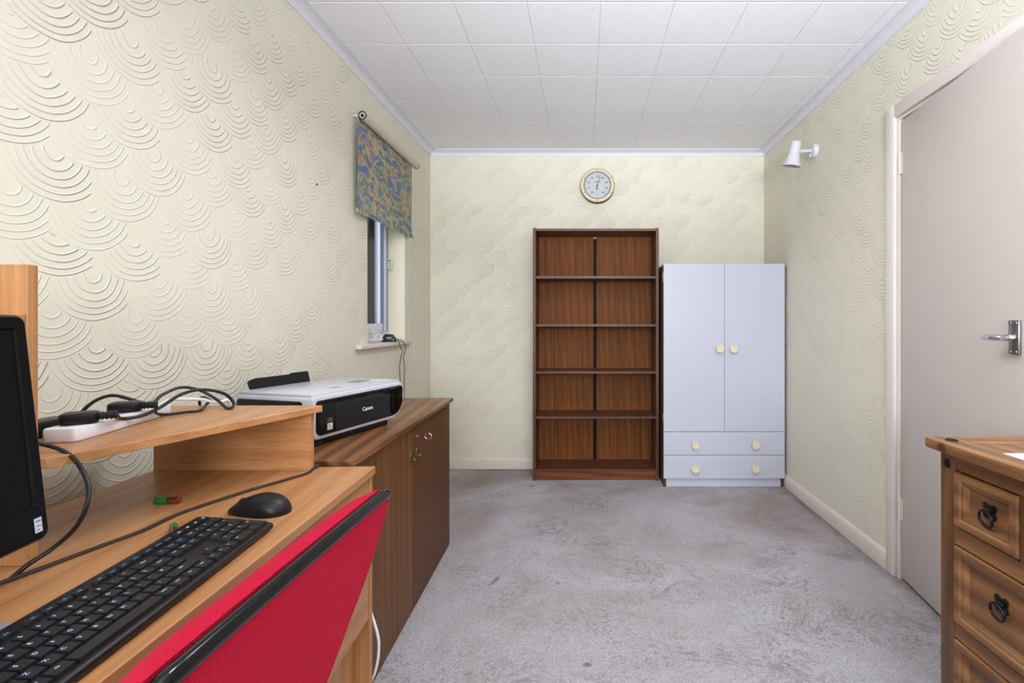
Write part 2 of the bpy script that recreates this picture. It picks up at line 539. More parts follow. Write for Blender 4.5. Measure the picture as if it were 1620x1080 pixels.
# ------------------------------------------------------------------ mesh helpers
class MB:
    def __init__(self):
        self.bm = bmesh.new()

    def _merge(self, other, mi=0):
        for f in other.faces:
            f.material_index = mi
        me = bpy.data.meshes.new('tmp')
        other.to_mesh(me)
        other.free()
        self.bm.from_mesh(me)
        bpy.data.meshes.remove(me)

    def box(self, x0, x1, y0, y1, z0, z1, bev=0.0, seg=2, mat=None, mi=0):
        b = bmesh.new()
        bmesh.ops.create_cube(b, size=1.0)
        s = Matrix.Diagonal((x1-x0, y1-y0, z1-z0, 1))
        b.transform(Matrix.Translation(((x0+x1)/2, (y0+y1)/2, (z0+z1)/2)) @ s)
        if bev:
            bmesh.ops.bevel(b, geom=list(b.edges), offset=bev, segments=seg, affect='EDGES', profile=0.5)
        if mat:
            b.transform(mat)
        self._merge(b, mi)
        return self

    def lathe(self, prof, n=32, mat=None, mi=0, arc=2*PI):
        """prof: (r, z) list revolved round local z"""
        b = bmesh.new()
        rings = []
        for r, z in prof:
            if r < 1e-6:
                rings.append([b.verts.new((0, 0, z))])
            else:
                rings.append([b.verts.new((r*math.cos(2*PI*i/n), r*math.sin(2*PI*i/n), z)) for i in range(n)])
        for a, c in zip(rings[:-1], rings[1:]):
            for i in range(n):
                j = (i+1) % n
                if len(a) == 1 and len(c) > 1:
                    b.faces.new((a[0], c[j], c[i]))
                elif len(c) == 1 and len(a) > 1:
                    b.faces.new((a[i], a[j], c[0]))
                elif len(a) > 1:
                    b.faces.new((a[i], a[j], c[j], c[i]))
        bmesh.ops.recalc_face_normals(b, faces=b.faces)
        if mat:
            b.transform(mat)
        self._merge(b, mi)
        return self

    def tube(self, pts, r, n=10, closed=False, smooth=6, mi=0, flat=1.0):
        pts = [Vector(p) for p in pts]
        if smooth and len(pts) > 2:
            pts = catmull(pts, smooth, closed)
        b = bmesh.new()
        rings = []
        m = len(pts)
        prev = None
        for i, p in enumerate(pts):
            if closed:
                d = pts[(i+1) % m] - pts[(i-1) % m]
            else:
                d = pts[min(i+1, m-1)] - pts[max(i-1, 0)]
            if d.length < 1e-9:
                d = Vector((0, 0, 1))
            d.normalize()
            if prev is None:
                up = Vector((0, 0, 1)) if abs(d.z) < 0.9 else Vector((1, 0, 0))
                s = d.cross(up).normalized()
            else:
                s = prev - d * prev.dot(d)
                s.normalize()
            prev = s
            t = d.cross(s)
            rr = r(i/(m-1)) if callable(r) else r
            rings.append([b.verts.new(p + s*rr*math.cos(2*PI*k/n) + t*rr*flat*math.sin(2*PI*k/n)) for k in range(n)])
        pairs = list(zip(rings[:-1], rings[1:])) + ([(rings[-1], rings[0])] if closed else [])
        for a, c in pairs:
            for k in range(n):
                b.faces.new((a[k], a[(k+1) % n], c[(k+1) % n], c[k]))
        if not closed:
            b.faces.new(rings[0][::-1])
            b.faces.new(rings[-1])
        bmesh.ops.recalc_face_normals(b, faces=b.faces)
        self._merge(b, mi)
        return self

    def prism(self, poly, h0, h1, axis='z', bev=0.0, seg=2, mat=None, mi=0):
        """extrude a 2-D polygon; axis x: (y,z), y: (x,z), z: (x,y)"""
        b = bmesh.new()

        def v3(p, h):
            return {'x': (h, p[0], p[1]), 'y': (p[0], h, p[1]), 'z': (p[0], p[1], h)}[axis]
        lo = [b.verts.new(v3(p, h0)) for p in poly]
        hi = [b.verts.new(v3(p, h1)) for p in poly]
        n = len(poly)
        b.faces.new(lo[::-1])
        b.faces.new(hi)
        for i in range(n):
            b.faces.new((lo[i], lo[(i+1) % n], hi[(i+1) % n], hi[i]))
        bmesh.ops.recalc_face_normals(b, faces=b.faces)
        if bev:
            es = [e for e in b.edges if e.calc_face_angle(0) > 0.5]
            bmesh.ops.bevel(b, geom=es, offset=bev, segments=seg, affect='EDGES', profile=0.5)
        if mat:
            b.transform(mat)
        self._merge(b, mi)
        return self

    def grid(self, rows, closed_u=False, mi=0, flip=False):
        vs_ = [[self.bm.verts.new(p) for p in r] for r in rows]
        for a, c in zip(vs_[:-1], vs_[1:]):
            k = len(a)
            for i in range(k if closed_u else k-1):
                q = (a[i], a[(i+1) % k], c[(i+1) % k], c[i])
                f = self.bm.faces.new(q[::-1] if flip else q)
                f.material_index = mi
        return vs_

    def text(self, s, size, mat, mi=0, extrude=0.0004, align='CENTER'):
        cu = bpy.data.curves.new('t', 'FONT')
        cu.body = s
        cu.size = size
        cu.align_x = align
        cu.align_y = 'CENTER'
        cu.extrude = extrude
        cu.resolution_u = 2
        o = bpy.data.objects.new('t', cu)
        C.objects.link(o)
        dg = bpy.context.evaluated_depsgraph_get()
        me = bpy.data.meshes.new_from_object(o.evaluated_get(dg))
        me.transform(mat)
        for p in me.polygons:
            p.material_index = mi
        b = bmesh.new()
        b.from_mesh(me)
        self._merge(b, mi)
        bpy.data.objects.remove(o)
        bpy.data.curves.remove(cu)
        bpy.data.meshes.remove(me)
        return self

    def build(self, name, mat, parent=None, smooth=35, world=False):
        """world=True: vertices are in world space and are moved into the parent's frame"""
        me = bpy.data.meshes.new(name)
        self.bm.to_mesh(me)
        self.bm.free()
        mats = mat if isinstance(mat, (list, tuple)) else [mat]
        for m in mats:
            me.materials.append(m)
        o = bpy.data.objects.new(name, me)
        C.objects.link(o)
        if parent is not None:
            if world:
                me.transform(frame(parent).inverted())
            o.parent = parent
        if smooth:
            for p in me.polygons:
                p.use_smooth = True
            me.set_sharp_from_angle(angle=math.radians(smooth))
        return o


def frame(o):
    m = o.matrix_basis.copy()
    while o.parent is not None:
        o = o.parent
        m = o.matrix_basis @ m
    return m


def catmull(pts, k, closed=False):
    out = []
    n = len(pts)
    for i in range(n if closed else n-1):
        if closed:
            p0, p1, p2, p3 = pts[(i-1) % n], pts[i], pts[(i+1) % n], pts[(i+2) % n]
        else:
            p0, p1, p2, p3 = pts[max(i-1, 0)], pts[i], pts[i+1], pts[min(i+2, n-1)]
        for j in range(k):
            t = j/k
            out.append(0.5*((2*p1)+(p2-p0)*t+(2*p0-5*p1+4*p2-p3)*t*t+(3*p1-p0-3*p2+p3)*t**3))
    if not closed:
        out.append(pts[-1])
    return out


def thing(name, label, cat, loc=(0, 0, 0), rot=(0, 0, 0), group=None):
    o = bpy.data.objects.new(name, None)
    C.objects.link(o)
    o.empty_display_size = 0.05
    o.location = loc
    o.rotation_euler = rot
    o.matrix_basis = Matrix.Translation(loc) @ Euler(rot).to_matrix().to_4x4()
    return tag(o, label, cat, group)


def tag(o, label, cat, group=None):
    o['label'] = label
    o['category'] = cat
    if group:
        o['group'] = group
    return o


def struct(o, label=None, cat=None):
    o['kind'] = 'structure'
    if label:
        o['label'] = label
    if cat:
        o['category'] = cat
    return o


def mnt(loc, zaxis, xaxis=None):
    """matrix whose local z looks along zaxis"""
    z = Vector(zaxis).normalized()
    x = Vector(xaxis) if xaxis is not None else (Vector((0, 0, 1)).cross(z) if abs(z.z) < 0.95 else Vector((1, 0, 0)))
    x = (x - z*x.dot(z)).normalized()
    y = z.cross(x)
    return Matrix(((x.x, y.x, z.x, loc[0]), (x.y, y.y, z.y, loc[1]), (x.z, y.z, z.z, loc[2]), (0, 0, 0, 1)))


# ------------------------------------------------------------------ the room
XL, XR, YB, YR, ZC = -1.162, 1.350, 3.714, -3.00, CAM_H + 1.290
WY0, WY1, WZ0, WZ1 = 2.635, 3.190, 0.985, 2.06      # window opening in the left wall
DY0, DY1, DZ = 1.345, 2.130, 1.985                   # door opening in the right wall

m = MB()
m.box(XL-0.25, XR+0.45, YR-0.15, YB+0.15, -0.10, 0)
struct(m.build('floor', M['carpet'], smooth=0), 'worn grey carpet with swirling pile marks and stains', 'floor')
m = MB()
m.box(XL-0.11, XR+0.45, YR-0.15, YB+0.15, ZC, ZC+0.1)
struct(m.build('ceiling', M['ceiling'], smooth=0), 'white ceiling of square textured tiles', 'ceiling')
m = MB()
m.box(XL-0.11, XL, YR, WY0, 0, ZC)
m.box(XL-0.11, XL, WY1, YB, 0, ZC)
m.box(XL-0.11, XL, WY0, WY1, 0, WZ0-0.022)
m.box(XL-0.11, XL, WY0, WY1, WZ1, ZC)
struct(m.build('wall_left', M['wall'], smooth=0), 'pale cream wall with combed fan plaster and a small window', 'wall')
m = MB()
m.box(XL-0.11, XR+0.12, YB, YB+0.12, 0, ZC)
struct(m.build('wall_back', M['wall'], smooth=0), 'pale yellow end wall behind bookcase and wardrobe', 'wall')
m = MB()
m.box(XR, XR+0.12, YR, DY0, 0, ZC)
m.box(XR, XR+0.12, DY1, YB, 0, ZC)
m.box(XR, XR+0.12, DY0, DY1, DZ, ZC)
struct(m.build('wall_right', M['wall'], smooth=0), 'pale cream wall with combed fan plaster beside the door', 'wall')
m = MB()
m.box(XL-0.11, -0.80, YR-0.12, YR, 0, ZC)
m.box(1.00, XR+0.12, YR-0.12, YR, 0, ZC)
m.box(-0.80, 1.00, YR-0.12, YR, 0, 0.98)  # wide opening in this unseen wall is added to let light in
m.box(-0.80, 1.00, YR-0.12, YR, 2.25, ZC)
struct(m.build('wall_front', M['wall'], smooth=0), 'cream wall behind the viewer with an opening added for light', 'wall')
m = MB()
m.box(XR+0.44, XR+0.48, DY0-0.6, DY1+0.6, 0, ZC)
m.box(XR+0.12, XR+0.48, DY0-0.64, DY0-0.6, 0, ZC)
m.box(XR+0.12, XR+0.48, DY1+0.6, DY1+0.64, 0, ZC)
struct(m.build('wall_hall', M['reveal'], smooth=0), 'cream hallway wall beyond the door', 'wall')
# brick leaf and wing seen through the window
m = MB()
m.box(XL-0.36, XL-0.135, 3.205, 3.75, -0.1, 2.6)
m.box(-2.9, XL-0.36, 3.30, 3.45, -0.1, 2.6)
struct(m.build('wall_exterior', M['brick'], smooth=0), 'brown brick outside wall seen through the window', 'wall')

# coving: fillet strip, cavetto curve, bottom fillet
DR, PJ = 0.037, 0.052
prof = [(0, 0), (0, -DR), (0.005, -DR)]
for i in range(9):
    a = i/8*PI/2
    prof.append((PJ-0.008-(PJ-0.013)*math.cos(a), -0.007-(DR-0.010)*(1-math.sin(a))))
prof += [(PJ-0.008, -0.005), (PJ, -0.005), (PJ, 0)]


def cove(name, label, p0, p1, inward, e0, e1):
    m = MB()
    rows = []
    for q, e in ((Vector(p0), e0), (Vector(p1), e1)):
        d = (Vector(p1)-Vector(p0)).normalized()
        rows.append([q + Vector(inward)*a + Vector((0, 0, b)) + d*e*a for a, b in prof])
    m.grid(rows, closed_u=True)
    bmesh.ops.recalc_face_normals(m.bm, faces=m.bm.faces)
    struct(m.build(name, M['cove'], smooth=30), label, 'coving')


cove('trim_1', 'white coving along the top of the left wall', (XL, YR, ZC), (XL, YB, ZC), (1, 0, 0), 1, -1)
cove('trim_2', 'white coving along the top of the end wall', (XL, YB, ZC), (XR, YB, ZC), (0, -1, 0), 1, -1)
cove('trim_3', 'white coving along the top of the right wall', (XR, YB, ZC), (XR, YR, ZC), (-1, 0, 0), 1, -1)


def skirting(name, label, axis, a0, a1, wallpos, s):
    m = MB()
    t, h = 0.014, 0.082
    pr = [(0, 0), (t, 0), (t, h-0.018), (t-0.004, h-0.008), (t-0.009, h), (0, h)]
    if axis == 'y':
        m.prism([(wallpos+s*a, b) for a, b in pr], a0, a1, 'y')
    else:
        m.prism([(wallpos+s*a, b) for a, b in pr], a0, a1, 'x')
    struct(m.build(name, M['skirting'], smooth=40), label, 'skirting board')


skirting('baseboard_left', 'cream skirting board along the left wall', 'y', YR, YB, XL, 1)
skirting('baseboard_back', 'cream skirting board under the end wall', 'x', XL+0.014, XR-0.014, YB, -1)
skirting('baseboard_right', 'cream skirting board from wardrobe to door frame', 'y', DY1+0.058, YB, XR, -1)

# architrave and lining
m = MB()
m.box(XR-0.016, XR, DY1-0.002, DY1+0.058, 0, DZ+0.055, 0.005)
m.box(XR-0.016, XR, DY0-0.055, DY1-0.002, DZ-0.002, DZ+0.055, 0.005)
m.box(XR-0.016, XR, DY0-0.055, DY0+0.002, 0, DZ-0.002, 0.005)
m.box(XR, XR+0.118, DY1-0.016, DY1-0.0005, 0, DZ-0.001)
m.box(XR, XR+0.118, DY0+0.0005, DY0+0.016, 0, DZ-0.001)
m.box(XR, XR+0.118, DY0+0.016, DY1-0.016, DZ-0.016, DZ-0.001)
m.box(XR+0.055, XR+0.075, DY1-0.030, DY1-0.016, 0, DZ-0.016)
struct(m.build('trim_4', M['architrave'], smooth=35), 'glossy cream door frame around the flush door', 'door frame')

# the door, ajar into the room, hinged on its far edge
HX, HY = XR+0.004, DY1-0.022
DA = math.radians(6.6)
door = thing('door_1', 'flush cream door standing slightly ajar', 'door', (HX, HY, 0), (0, 0, -DA))
door['kind'] = 'structure'
W = 0.755
m = MB()
m.box(0.0, 0.036, -W, -0.002, 0.012, DZ-0.024, 0.002)
m.build('door_leaf', M['doorpaint'], door)
for zc in (0.30, 1.78):
    m = MB()
    for k in range(3):
        m.lathe([(0, 0), (0.0045, 0), (0.0045, 0.030), (0, 0.030)], 12, Matrix.Translation((-0.004, 0.004, zc-0.045+k*0.0305)))
    m.box(-0.0008, 0.001, -0.010, 0.0, zc-0.045, zc+0.045)
    m.build('hinge', M['architrave'], door)
hz = 1.055
hd = MB()
hd.box(-0.009, 0.001, -0.6725, -0.6305, hz-0.050, hz+0.052, 0.002)
for dy in (-0.6625, -0.6405):
    for dz in (-0.042, 0.043):
        hd.lathe([(0, 0), (0.0048, 0), (0.004, 0.002), (0.0012, 0.002), (0.0012, 0.0010), (0, 0.0010)], 14, mnt((-0.009, dy, hz+dz), (-1, 0, 0)))
plate = hd.build('handle_plate', M['steel'], door)
m = MB()
m.lathe([(0, 0), (0.011, 0), (0.0105, 0.012), (0.009, 0.014), (0.009, 0.044), (0, 0.044)], 20, mnt((-0.009, -0.6515, hz), (-1, 0, 0)))
m.tube([(-0.046, -0.664, hz), (-0.050, -0.652, hz), (-0.052, -0.640, hz), (-0.051, -0.620, hz), (-0.050, -0.600, hz-0.001), (-0.047, -0.586, hz-0.002)],
       lambda t: 0.0098+0.003*math.sin(min(t*1.1, 1)*PI), 16, flat=0.72)
m.build('lever', M['chrome'], plate)

# ------------------------------------------------------------------ window 1 and what hangs there
win = thing('window_1', 'small white window over the left wall sill', 'window', (XL-0.11, WY0, WZ0))
win['kind'] = 'structure'
FX1 = XL-0.102
m = MB()
fx0, fx1 = FX1-0.06, FX1
m.box(fx0, fx1, WY0, WY0+0.050, WZ0, WZ1, 0.003)
m.box(fx0, fx1, WY1-0.055, WY1, WZ0, WZ1, 0.003)
m.box(fx0, fx1, WY0+0.048, WY1-0.053, WZ0, WZ0+0.055, 0.003)
m.box(fx0, fx1, WY0+0.048, WY1-0.053, WZ1-0.055, WZ1, 0.003)
m.build('window_frame', M['upvc'], win, world=True)
m = MB()
a0, a1, b0, b1 = WY0+0.052, WY1-0.068, WZ0+0.058, WZ1-0.058
cx0, cx1 = FX1-0.045, FX1+0.012
for q in ((a0, a0+0.05, b0, b1), (a1-0.052, a1, b0, b1), (a0+0.048, a1-0.05, b0, b0+0.05), (a0+0.048, a1-0.05, b1-0.05, b1)):
    m.box(cx0, cx1, q[0], q[1], q[2], q[3], 0.004)
m.build('casement', M['upvc'], win, world=True)
m = MB()
for y0 in (a1+0.002, a1-0.060):
    m.box(FX1-0.006, FX1+0.0125, y0, y0+0.0075, b0, b1)
m.build('gasket', M['gasket'], win, world=True)
m = MB()
m.box(FX1-0.02, FX1-0.014, a0+0.045, a1-0.047, b0+0.045, b1-0.045)
m.build('window_pane', M['glass'], win, world=True)
m = MB()
m.prism([(FX1-0.001, WY0+0.0005), (XL, WY0+0.0005), (XL, WY0-0.145), (XL+0.034, WY0-0.145), (XL+0.034, WY1+0.06), (XL, WY1+0.06), (XL, WY1-0.0005), (FX1-0.001, WY1-0.0005)],
        WZ0-0.022, WZ0+0.001, 'z', 0.004)
m.build('window_sill', M['skirting'], win, world=True)
m = MB()
pz, py = 1.475, WY1-0.050
m.box(FX1+0.0, FX1+0.014, py-0.012, py+0.012, pz-0.035, pz+0.035, 0.004)
m.tube([(FX1+0.012, py, pz+0.02), (FX1+0.028, py-0.002, pz+0.018), (FX1+0.032, py-0.004, pz-0.005), (FX1+0.030, py-0.006, pz-0.035)], 0.0050, 12)
m.tube([(FX1+0.014, py-0.004, pz-0.03), (FX1+0.026, py-0.012, pz-0.042), (FX1+0.014, py-0.020, pz-0.03)], 0.004, 10)
m.build('window_latch', M['chrome'], win, world=True)

# inside faces of the opening
m = MB()
m.box(FX1-0.0005, XL-0.001, WY1-0.0045, WY1-0.0008, WZ0, WZ1-0.001)
m.box(FX1-0.0005, XL-0.001, WY0+0.0008, WY0+0.0045, WZ0, WZ1-0.001)
m.box(FX1-0.0005, XL-0.001, WY0+0.0045, WY1-0.0045, WZ1-0.0045, WZ1-0.001)
struct(m.build('trim_5', M['reveal'], smooth=0), 'smooth cream sides of the window recess', 'window reveal')

# roller blind
bl = thing('roller_blind', 'patterned blue, green and orange roller blind over the small window', 'blind', (XL, 2.87, 2.145))
ty0, ty1, tz, tx = 2.475, 3.255, 2.136, XL+0.050
m = MB()
m.lathe([(0, 0), (0.021, 0), (0.021, ty1-ty0), (0, ty1-ty0)], 28, mnt((tx, ty0, tz), (0, 1, 0)))
m.build('blind_tube', M['blindback'], bl, world=True)
m = MB()
fxx = tx-0.0195
by0, by1, bz = 2.464, 3.228, 1.652
n = 24
rows = []
for side in (0, 1):
    pass
front, back = [], []
for j in range(13):
    zz = tz - (tz-bz)*j/12
    fr, bk = [], []
    for i in range(n+1):
        yy = by0+(by1-by0)*i/n
        s = i/n
        curl = 0.0
        if j >= 11:
            curl = (0.010 if j == 12 else 0.003)*(math.exp(-(s/0.05)**2)+math.exp(-((1-s)/0.05)**2))
        wav = 0.0018*math.sin(6*s+0.5*j)*(j/12)
        fr.append((fxx-0.002*(j/12)+wav+curl, yy, zz - (0.006*math.exp(-(s/0.08)**2) if j == 12 else 0)))
        bk.append((fxx-0.002*(j/12)+wav+curl-0.0012, yy, fr[-1][2]))
    front.append(fr)
    back.append(bk)
m.grid(front)
m.grid(back, flip=True)
for e in (0, n):
    m.grid([[r[e] for r in front], [r[e] for r in back]])
m.grid([front[-1], back[-1]])
m.build('blind_cloth', M['blind'], bl, world=True)
m = MB()
m.box(fxx-0.012, fxx-0.006, by0+0.004, by1-0.004, bz+0.002, bz+0.024, 0.003)
m.build('bottom_batten', M['blindback'], bl, world=True)
for yy, nm in ((ty0-0.006, 1), (ty1+0.004, 0)):
    m = MB()
    m.box(XL, tx+0.004, yy-0.001, yy+0.001, tz-0.005, tz+0.005, 0.0008, 1)
    bp = m.build('bracket', M['blindback'], bl, world=True)
    m = MB()
    m.tube([(tx+0.019*math.cos(a*PI/8), yy-0.004 if nm else yy+0.002, tz+0.019*math.sin(a*PI/8)) for a in range(16)], 0.0028, 8, closed=True, smooth=2)
    m.lathe([(0, 0), (0.007, 0), (0.007, 0.006), (0, 0.006)], 12, mnt((tx, yy, tz), (0, -1 if nm else 1, 0)))
    m.build('spring_end', M['iron'], bp, world=True)
m = MB()
m.tube([(XL+0.006, 3.23, WZ0+0.02), (XL+0.020, 3.232, WZ0+0.004), (XL+0.0385, 3.236, WZ0-0.008), (XL+0.040, 3.238, WZ0-0.05), (XL+0.0395, 3.240, WZ0-0.15)], 0.0012, 6)
m.tube([(XL+0.006, 3.23, WZ0+0.02), (XL+0.005, 3.236, 1.6), (XL+0.008, 3.24, 2.125)], 0.001, 6)
m.build('pull_cord', M['paper'], bl, world=True)

# charger on the sill with two leads
ad = thing('charger', 'black mains charger on the window sill with two dark leads hanging', 'charger', tuple(D(615, 540, 2.93)))
ad_c = D(616, 535, 2.93)
ad.location = (ad_c.x, ad_c.y, WZ0+0.001)
ad.matrix_basis = Matrix.Translation((ad_c.x, ad_c.y, WZ0+0.001)) @ Matrix.Rotation(0.25, 4, 'Z')
m = MB()
m.prism([(-0.040, 0.0), (0.040, 0.0), (0.040, 0.014), (0.018, 0.044), (-0.022, 0.046), (-0.042, 0.016)], -0.024, 0.024, 'y', 0.004)
m.build('charger_body', M['black'], ad)
m = MB()
m.box(-0.012, 0.016, -0.0252, -0.0240, 0.018, 0.028)
m.box(0.020, 0.030, -0.0252, -0.0240, 0.008, 0.014)
m.build('rating_label', M['grey'], ad)
for k, (us) in enumerate(([(625, 536), (630, 542), (634, 550), (636.5, 556), (634, 566), (632, 582), (633, 600), (635, 640)],
                          [(627, 535), (635, 538), (641, 546), (641.5, 553), (638.5, 566), (640, 580), (639.5, 600), (640, 640)])):
    pts = []
    for i, (u, v) in enumerate(us):
        x = XL+0.030 if i == 0 else (XL+0.036 if i == 1 else XL+0.046 if i < 4 else XL+0.03)
        d = x*FPX/(u-925.0)
        pts.append(D(u, v, d))
    pts[0] = Vector((ad_c.x+0.036, ad_c.y+0.012-0.02*k, WZ0+0.012))
    pts[1].z = max(pts[1].z, WZ0+0.006)
    m = MB()
    m.tube(pts, 0.0022, 8)
    m.build('lead', M['cord_brown'], ad, world=True)
# coil of white cable
m = MB()
cc = Vector((XL-0.035, 2.80, WZ0+0.006))
pts = []
for i in range(34):
    a = i*0.62
    r = 0.045+0.010*math.sin(i*1.7)
    pts.append(cc+Vector((0.75*r*math.cos(a), 1.25*r*math.sin(a), 0.004+0.010*abs(math.sin(i*0.9)))))
m.tube(pts, 0.0032, 8, smooth=4)
m.tube([cc+Vector((-0.03, -0.05, 0.01)), cc+Vector((-0.028, -0.03, 0.062)), cc+Vector((-0.024, 0.0, 0.076)), cc+Vector((-0.016, 0.03, 0.05)), cc+Vector((-0.01, 0.045, 0.006))], 0.004, 8)
m.tube([cc+Vector((0.0, 0.02, 0.01)), cc+Vector((0.0, 0.05, 0.045)), cc+Vector((0.01, 0.07, 0.03)), cc+Vector((0.02, 0.075, 0.006))], 0.003, 8)
tag(m.build('cable_coil', M['white']), 'loose coil of white cable on the window sill', 'cable')

# ------------------------------------------------------------------ wall thermometer
th = thing('dial_thermometer', 'round brass and cream dial thermometer on the end wall', 'thermometer', tuple(D(944.8, 296, YB)))
TM = mnt(th.location, (0, -1, 0), (1, 0, 0))
m = MB()
m.lathe([(0, 0), (0.128, 0), (0.128, 0.010), (0.122, 0.014), (0.120, 0.040), (0.124, 0.044), (0.124, 0.048), (0.110, 0.050), (0, 0.050)], 56, TM)
m.build('case', M['brass_pale'], th, world=True)
m = MB()
m.lathe([(0.124, 0.0475), (0.125, 0.054), (0.121, 0.058), (0.104, 0.0585), (0.099, 0.0525), (0.099, 0.050)], 56, TM)
m.build('bezel', M['ivory'], th, world=True)
m = MB()
m.tube([TM @ Vector((0.0985*math.cos(a*PI/24), 0.0985*math.sin(a*PI/24), 0.0535)) for a in range(48)], 0.0022, 8, closed=True, smooth=1)  # dark inner lip, also standing in for the bezel's shade on the dial
m.build('dial_lip_shade', M['brass'], th, world=True)
m = MB()
m.tube([TM @ Vector((0.1255*math.cos(a*PI/24), 0.1255*math.sin(a*PI/24), 0.0500)) for a in range(48)], 0.0024, 8, closed=True, smooth=1)
m.build('outer_rim', M['brass'], th, world=True)
for a in (90, 330, 210, 270, 30, 150):
    m = MB()
    q = TM @ Matrix.Translation((0.112*math.cos(math.radians(a)), 0.112*math.sin(math.radians(a)), 0.0584))
    m.lathe([(0, 0), (0.0035, 0), (0.0028, 0.0015), (0, 0.0016)], 10, q)
    m.build('bezel_screw', M['iron'], th, world=True)
m = MB()
m.lathe([(0, 0.0502), (0.0985, 0.0502), (0.0985, 0.0512), (0, 0.0512)], 48, TM)
m.build('dial', M['dial'], th, world=True)
m = MB()


def dial_pt(a, r):
    return (r*math.cos(math.radians(a)), r*math.sin(math.radians(a)))


ticks = MB()
for i, lab in enumerate(['20', '0', '20', '40', '60', '80', '100', '120', '140']):
    ang = 233 - i*(286/8)
    x_, y_ = dial_pt(ang, 0.066)
    m = MB()
    m.text(lab, 0.021, TM @ Matrix.Translation((x_, y_, 0.0516)), 0, 0.0003)
    m.build('numeral', M['ink'], th, world=True)
    x0, y0 = dial_pt(ang, 0.094)
    x1, y1 = dial_pt(ang, 0.080)
    q0, q1 = TM @ Vector((x0, y0, 0.0516)), TM @ Vector((x1, y1, 0.0516))
    ticks.tube([q0, q1], 0.0010, 5, smooth=0)
for i in range(41):
    ang = 233 - i*(286/40)
    x0, y0 = dial_pt(ang, 0.094)
    x1, y1 = dial_pt(ang, 0.088)
    ticks.tube([TM @ Vector((x0, y0, 0.0515)), TM @ Vector((x1, y1, 0.0515))], 0.0005, 4, smooth=0)
m = MB()
m.text('°F', 0.022, TM @ Matrix.Translation((0.0, -0.032, 0.0516)), 0, 0.0003)
m.build('unit_mark', M['ink'], th, world=True)
ticks.build('scale_ticks', M['ink'], th, world=True)
m = MB()
m.box(-0.024, 0.024, 0.0245, 0.0275, 0.0512, 0.0519, 0, 1, TM)
m.build('dial_line', M['ink'], th, world=True)
m = MB()
nd = TM
m.prism([(-0.0022, -0.006), (-0.0012, 0.086), (0.0012, 0.086), (0.0022, -0.006), (0.003, -0.030), (-0.003, -0.030)], 0.0525, 0.0538, 'z', mat=TM @ Matrix.Rotation(math.radians(-15), 4, 'Z'))
m.lathe([(0, 0.0512), (0.005, 0.0512), (0.005, 0.0552), (0, 0.0556)], 16, TM)
m.build('needle', M['iron'], th, world=True)

# ------------------------------------------------------------------ bookcase
BX0, BX1, BY0, BY1, BH = -0.361, 0.516, 3.432, 3.697, 1.758
bk = thing('bookcase', 'tall empty dark teak bookcase with four shelves against end wall', 'bookcase', ((BX0+BX1)/2, BY0, 0))
for s, x0 in ((0, BX0), (1, BX1-0.020)):
    m = MB()
    m.box(x0, x0+0.020, BY0, BY1, 0, BH, 0.001, 1)
    m.build('side_panel', M['case_side'], bk, world=True)
m = MB()
m.box(BX0+0.020, BX1-0.020, BY0+0.004, BY1-0.006, BH-0.020, BH-0.003, 0.001, 1)
m.build('top_panel', M['case_shelf'], bk, world=True)
for z in (1.424, 1.089, 0.760, 0.4455):
    m = MB()
    m.box(BX0+0.0205, BX1-0.0205, BY0+0.006, BY1-0.008, z-0.017, z, 0.001, 1)
    m.build('shelf', M['case_shelf'], bk, world=True)
m = MB()
m.box(BX0+0.0205, BX1-0.0205, BY0+0.006, BY1-0.008, 0.062, 0.078, 0.001, 1)
m.build('bottom_shelf', M['case_shelf'], bk, world=True)
m = MB()
m.box(BX0+0.0205, BX1-0.0205, BY0+0.010, BY0+0.026, 0, 0.062, 0.001, 1)
m.build('plinth', M['plinth'], bk, world=True)
for x0, x1 in ((BX0+0.0205, 0.065), (0.088, BX1-0.0205)):
    m = MB()
    m.box(x0, x1, BY1-0.007, BY1-0.003, 0.078, BH-0.021)
    m.build('back_panel', M['case_back'], bk, world=True)
m = MB()
m.box(0.065, 0.088, BY1-0.010, BY1-0.003, 0.078, BH-0.032, 0.0015, 1)
m.build('joint_strip', M['case_strip'], bk, world=True)

# ------------------------------------------------------------------ wardrobe
RX0, RX1, RY0, RY1, RH = 0.527, 1.334, 3.287, 3.695, 1.492
rb = thing('wardrobe', 'white two door wardrobe with round cream knobs in the corner', 'wardrobe', ((RX0+RX1)/2, RY0, 0))
m = MB()
yb = RY0+0.018
m.box(RX0+0.001, RX0+0.019, yb, RY1, 0, RH-0.004, 0.001, 1)
m.box(RX1-0.019, RX1-0.001, yb, RY1, 0, RH-0.004, 0.001, 1)
m.box(RX0+0.019, RX1-0.019, yb, RY1, RH-0.022, RH-0.004, 0.001, 1)
m.box(RX0+0.019, RX1-0.019, RY1-0.006, RY1, 0.05, RH-0.022)
m.box(RX0+0.019, RX1-0.019, yb, RY1-0.006, 0.055, 0.071)
m.build('carcass', M['robe_side'], rb, world=True)
m = MB()
m.box(RX0+0.0195, RX1-0.0195, yb+0.002, yb+0.018, 0.001, 0.055)
m.build('kick_board', M['robe_white'], rb, world=True)
zsp, xsp = 0.372, 0.9325


def knob(x, y, z, par):
    m = MB()
    m.lathe([(0, 0), (0.012, 0), (0.011, 0.010), (0.024, 0.014), (0.0275, 0.019), (0.0275, 0.024), (0.025, 0.027), (0.021, 0.0268), (0.019, 0.0245), (0, 0.0235)], 32, mnt((x, y, z), (0, -1, 0)))
    return m.build('knob', M['knob'], par, world=True)


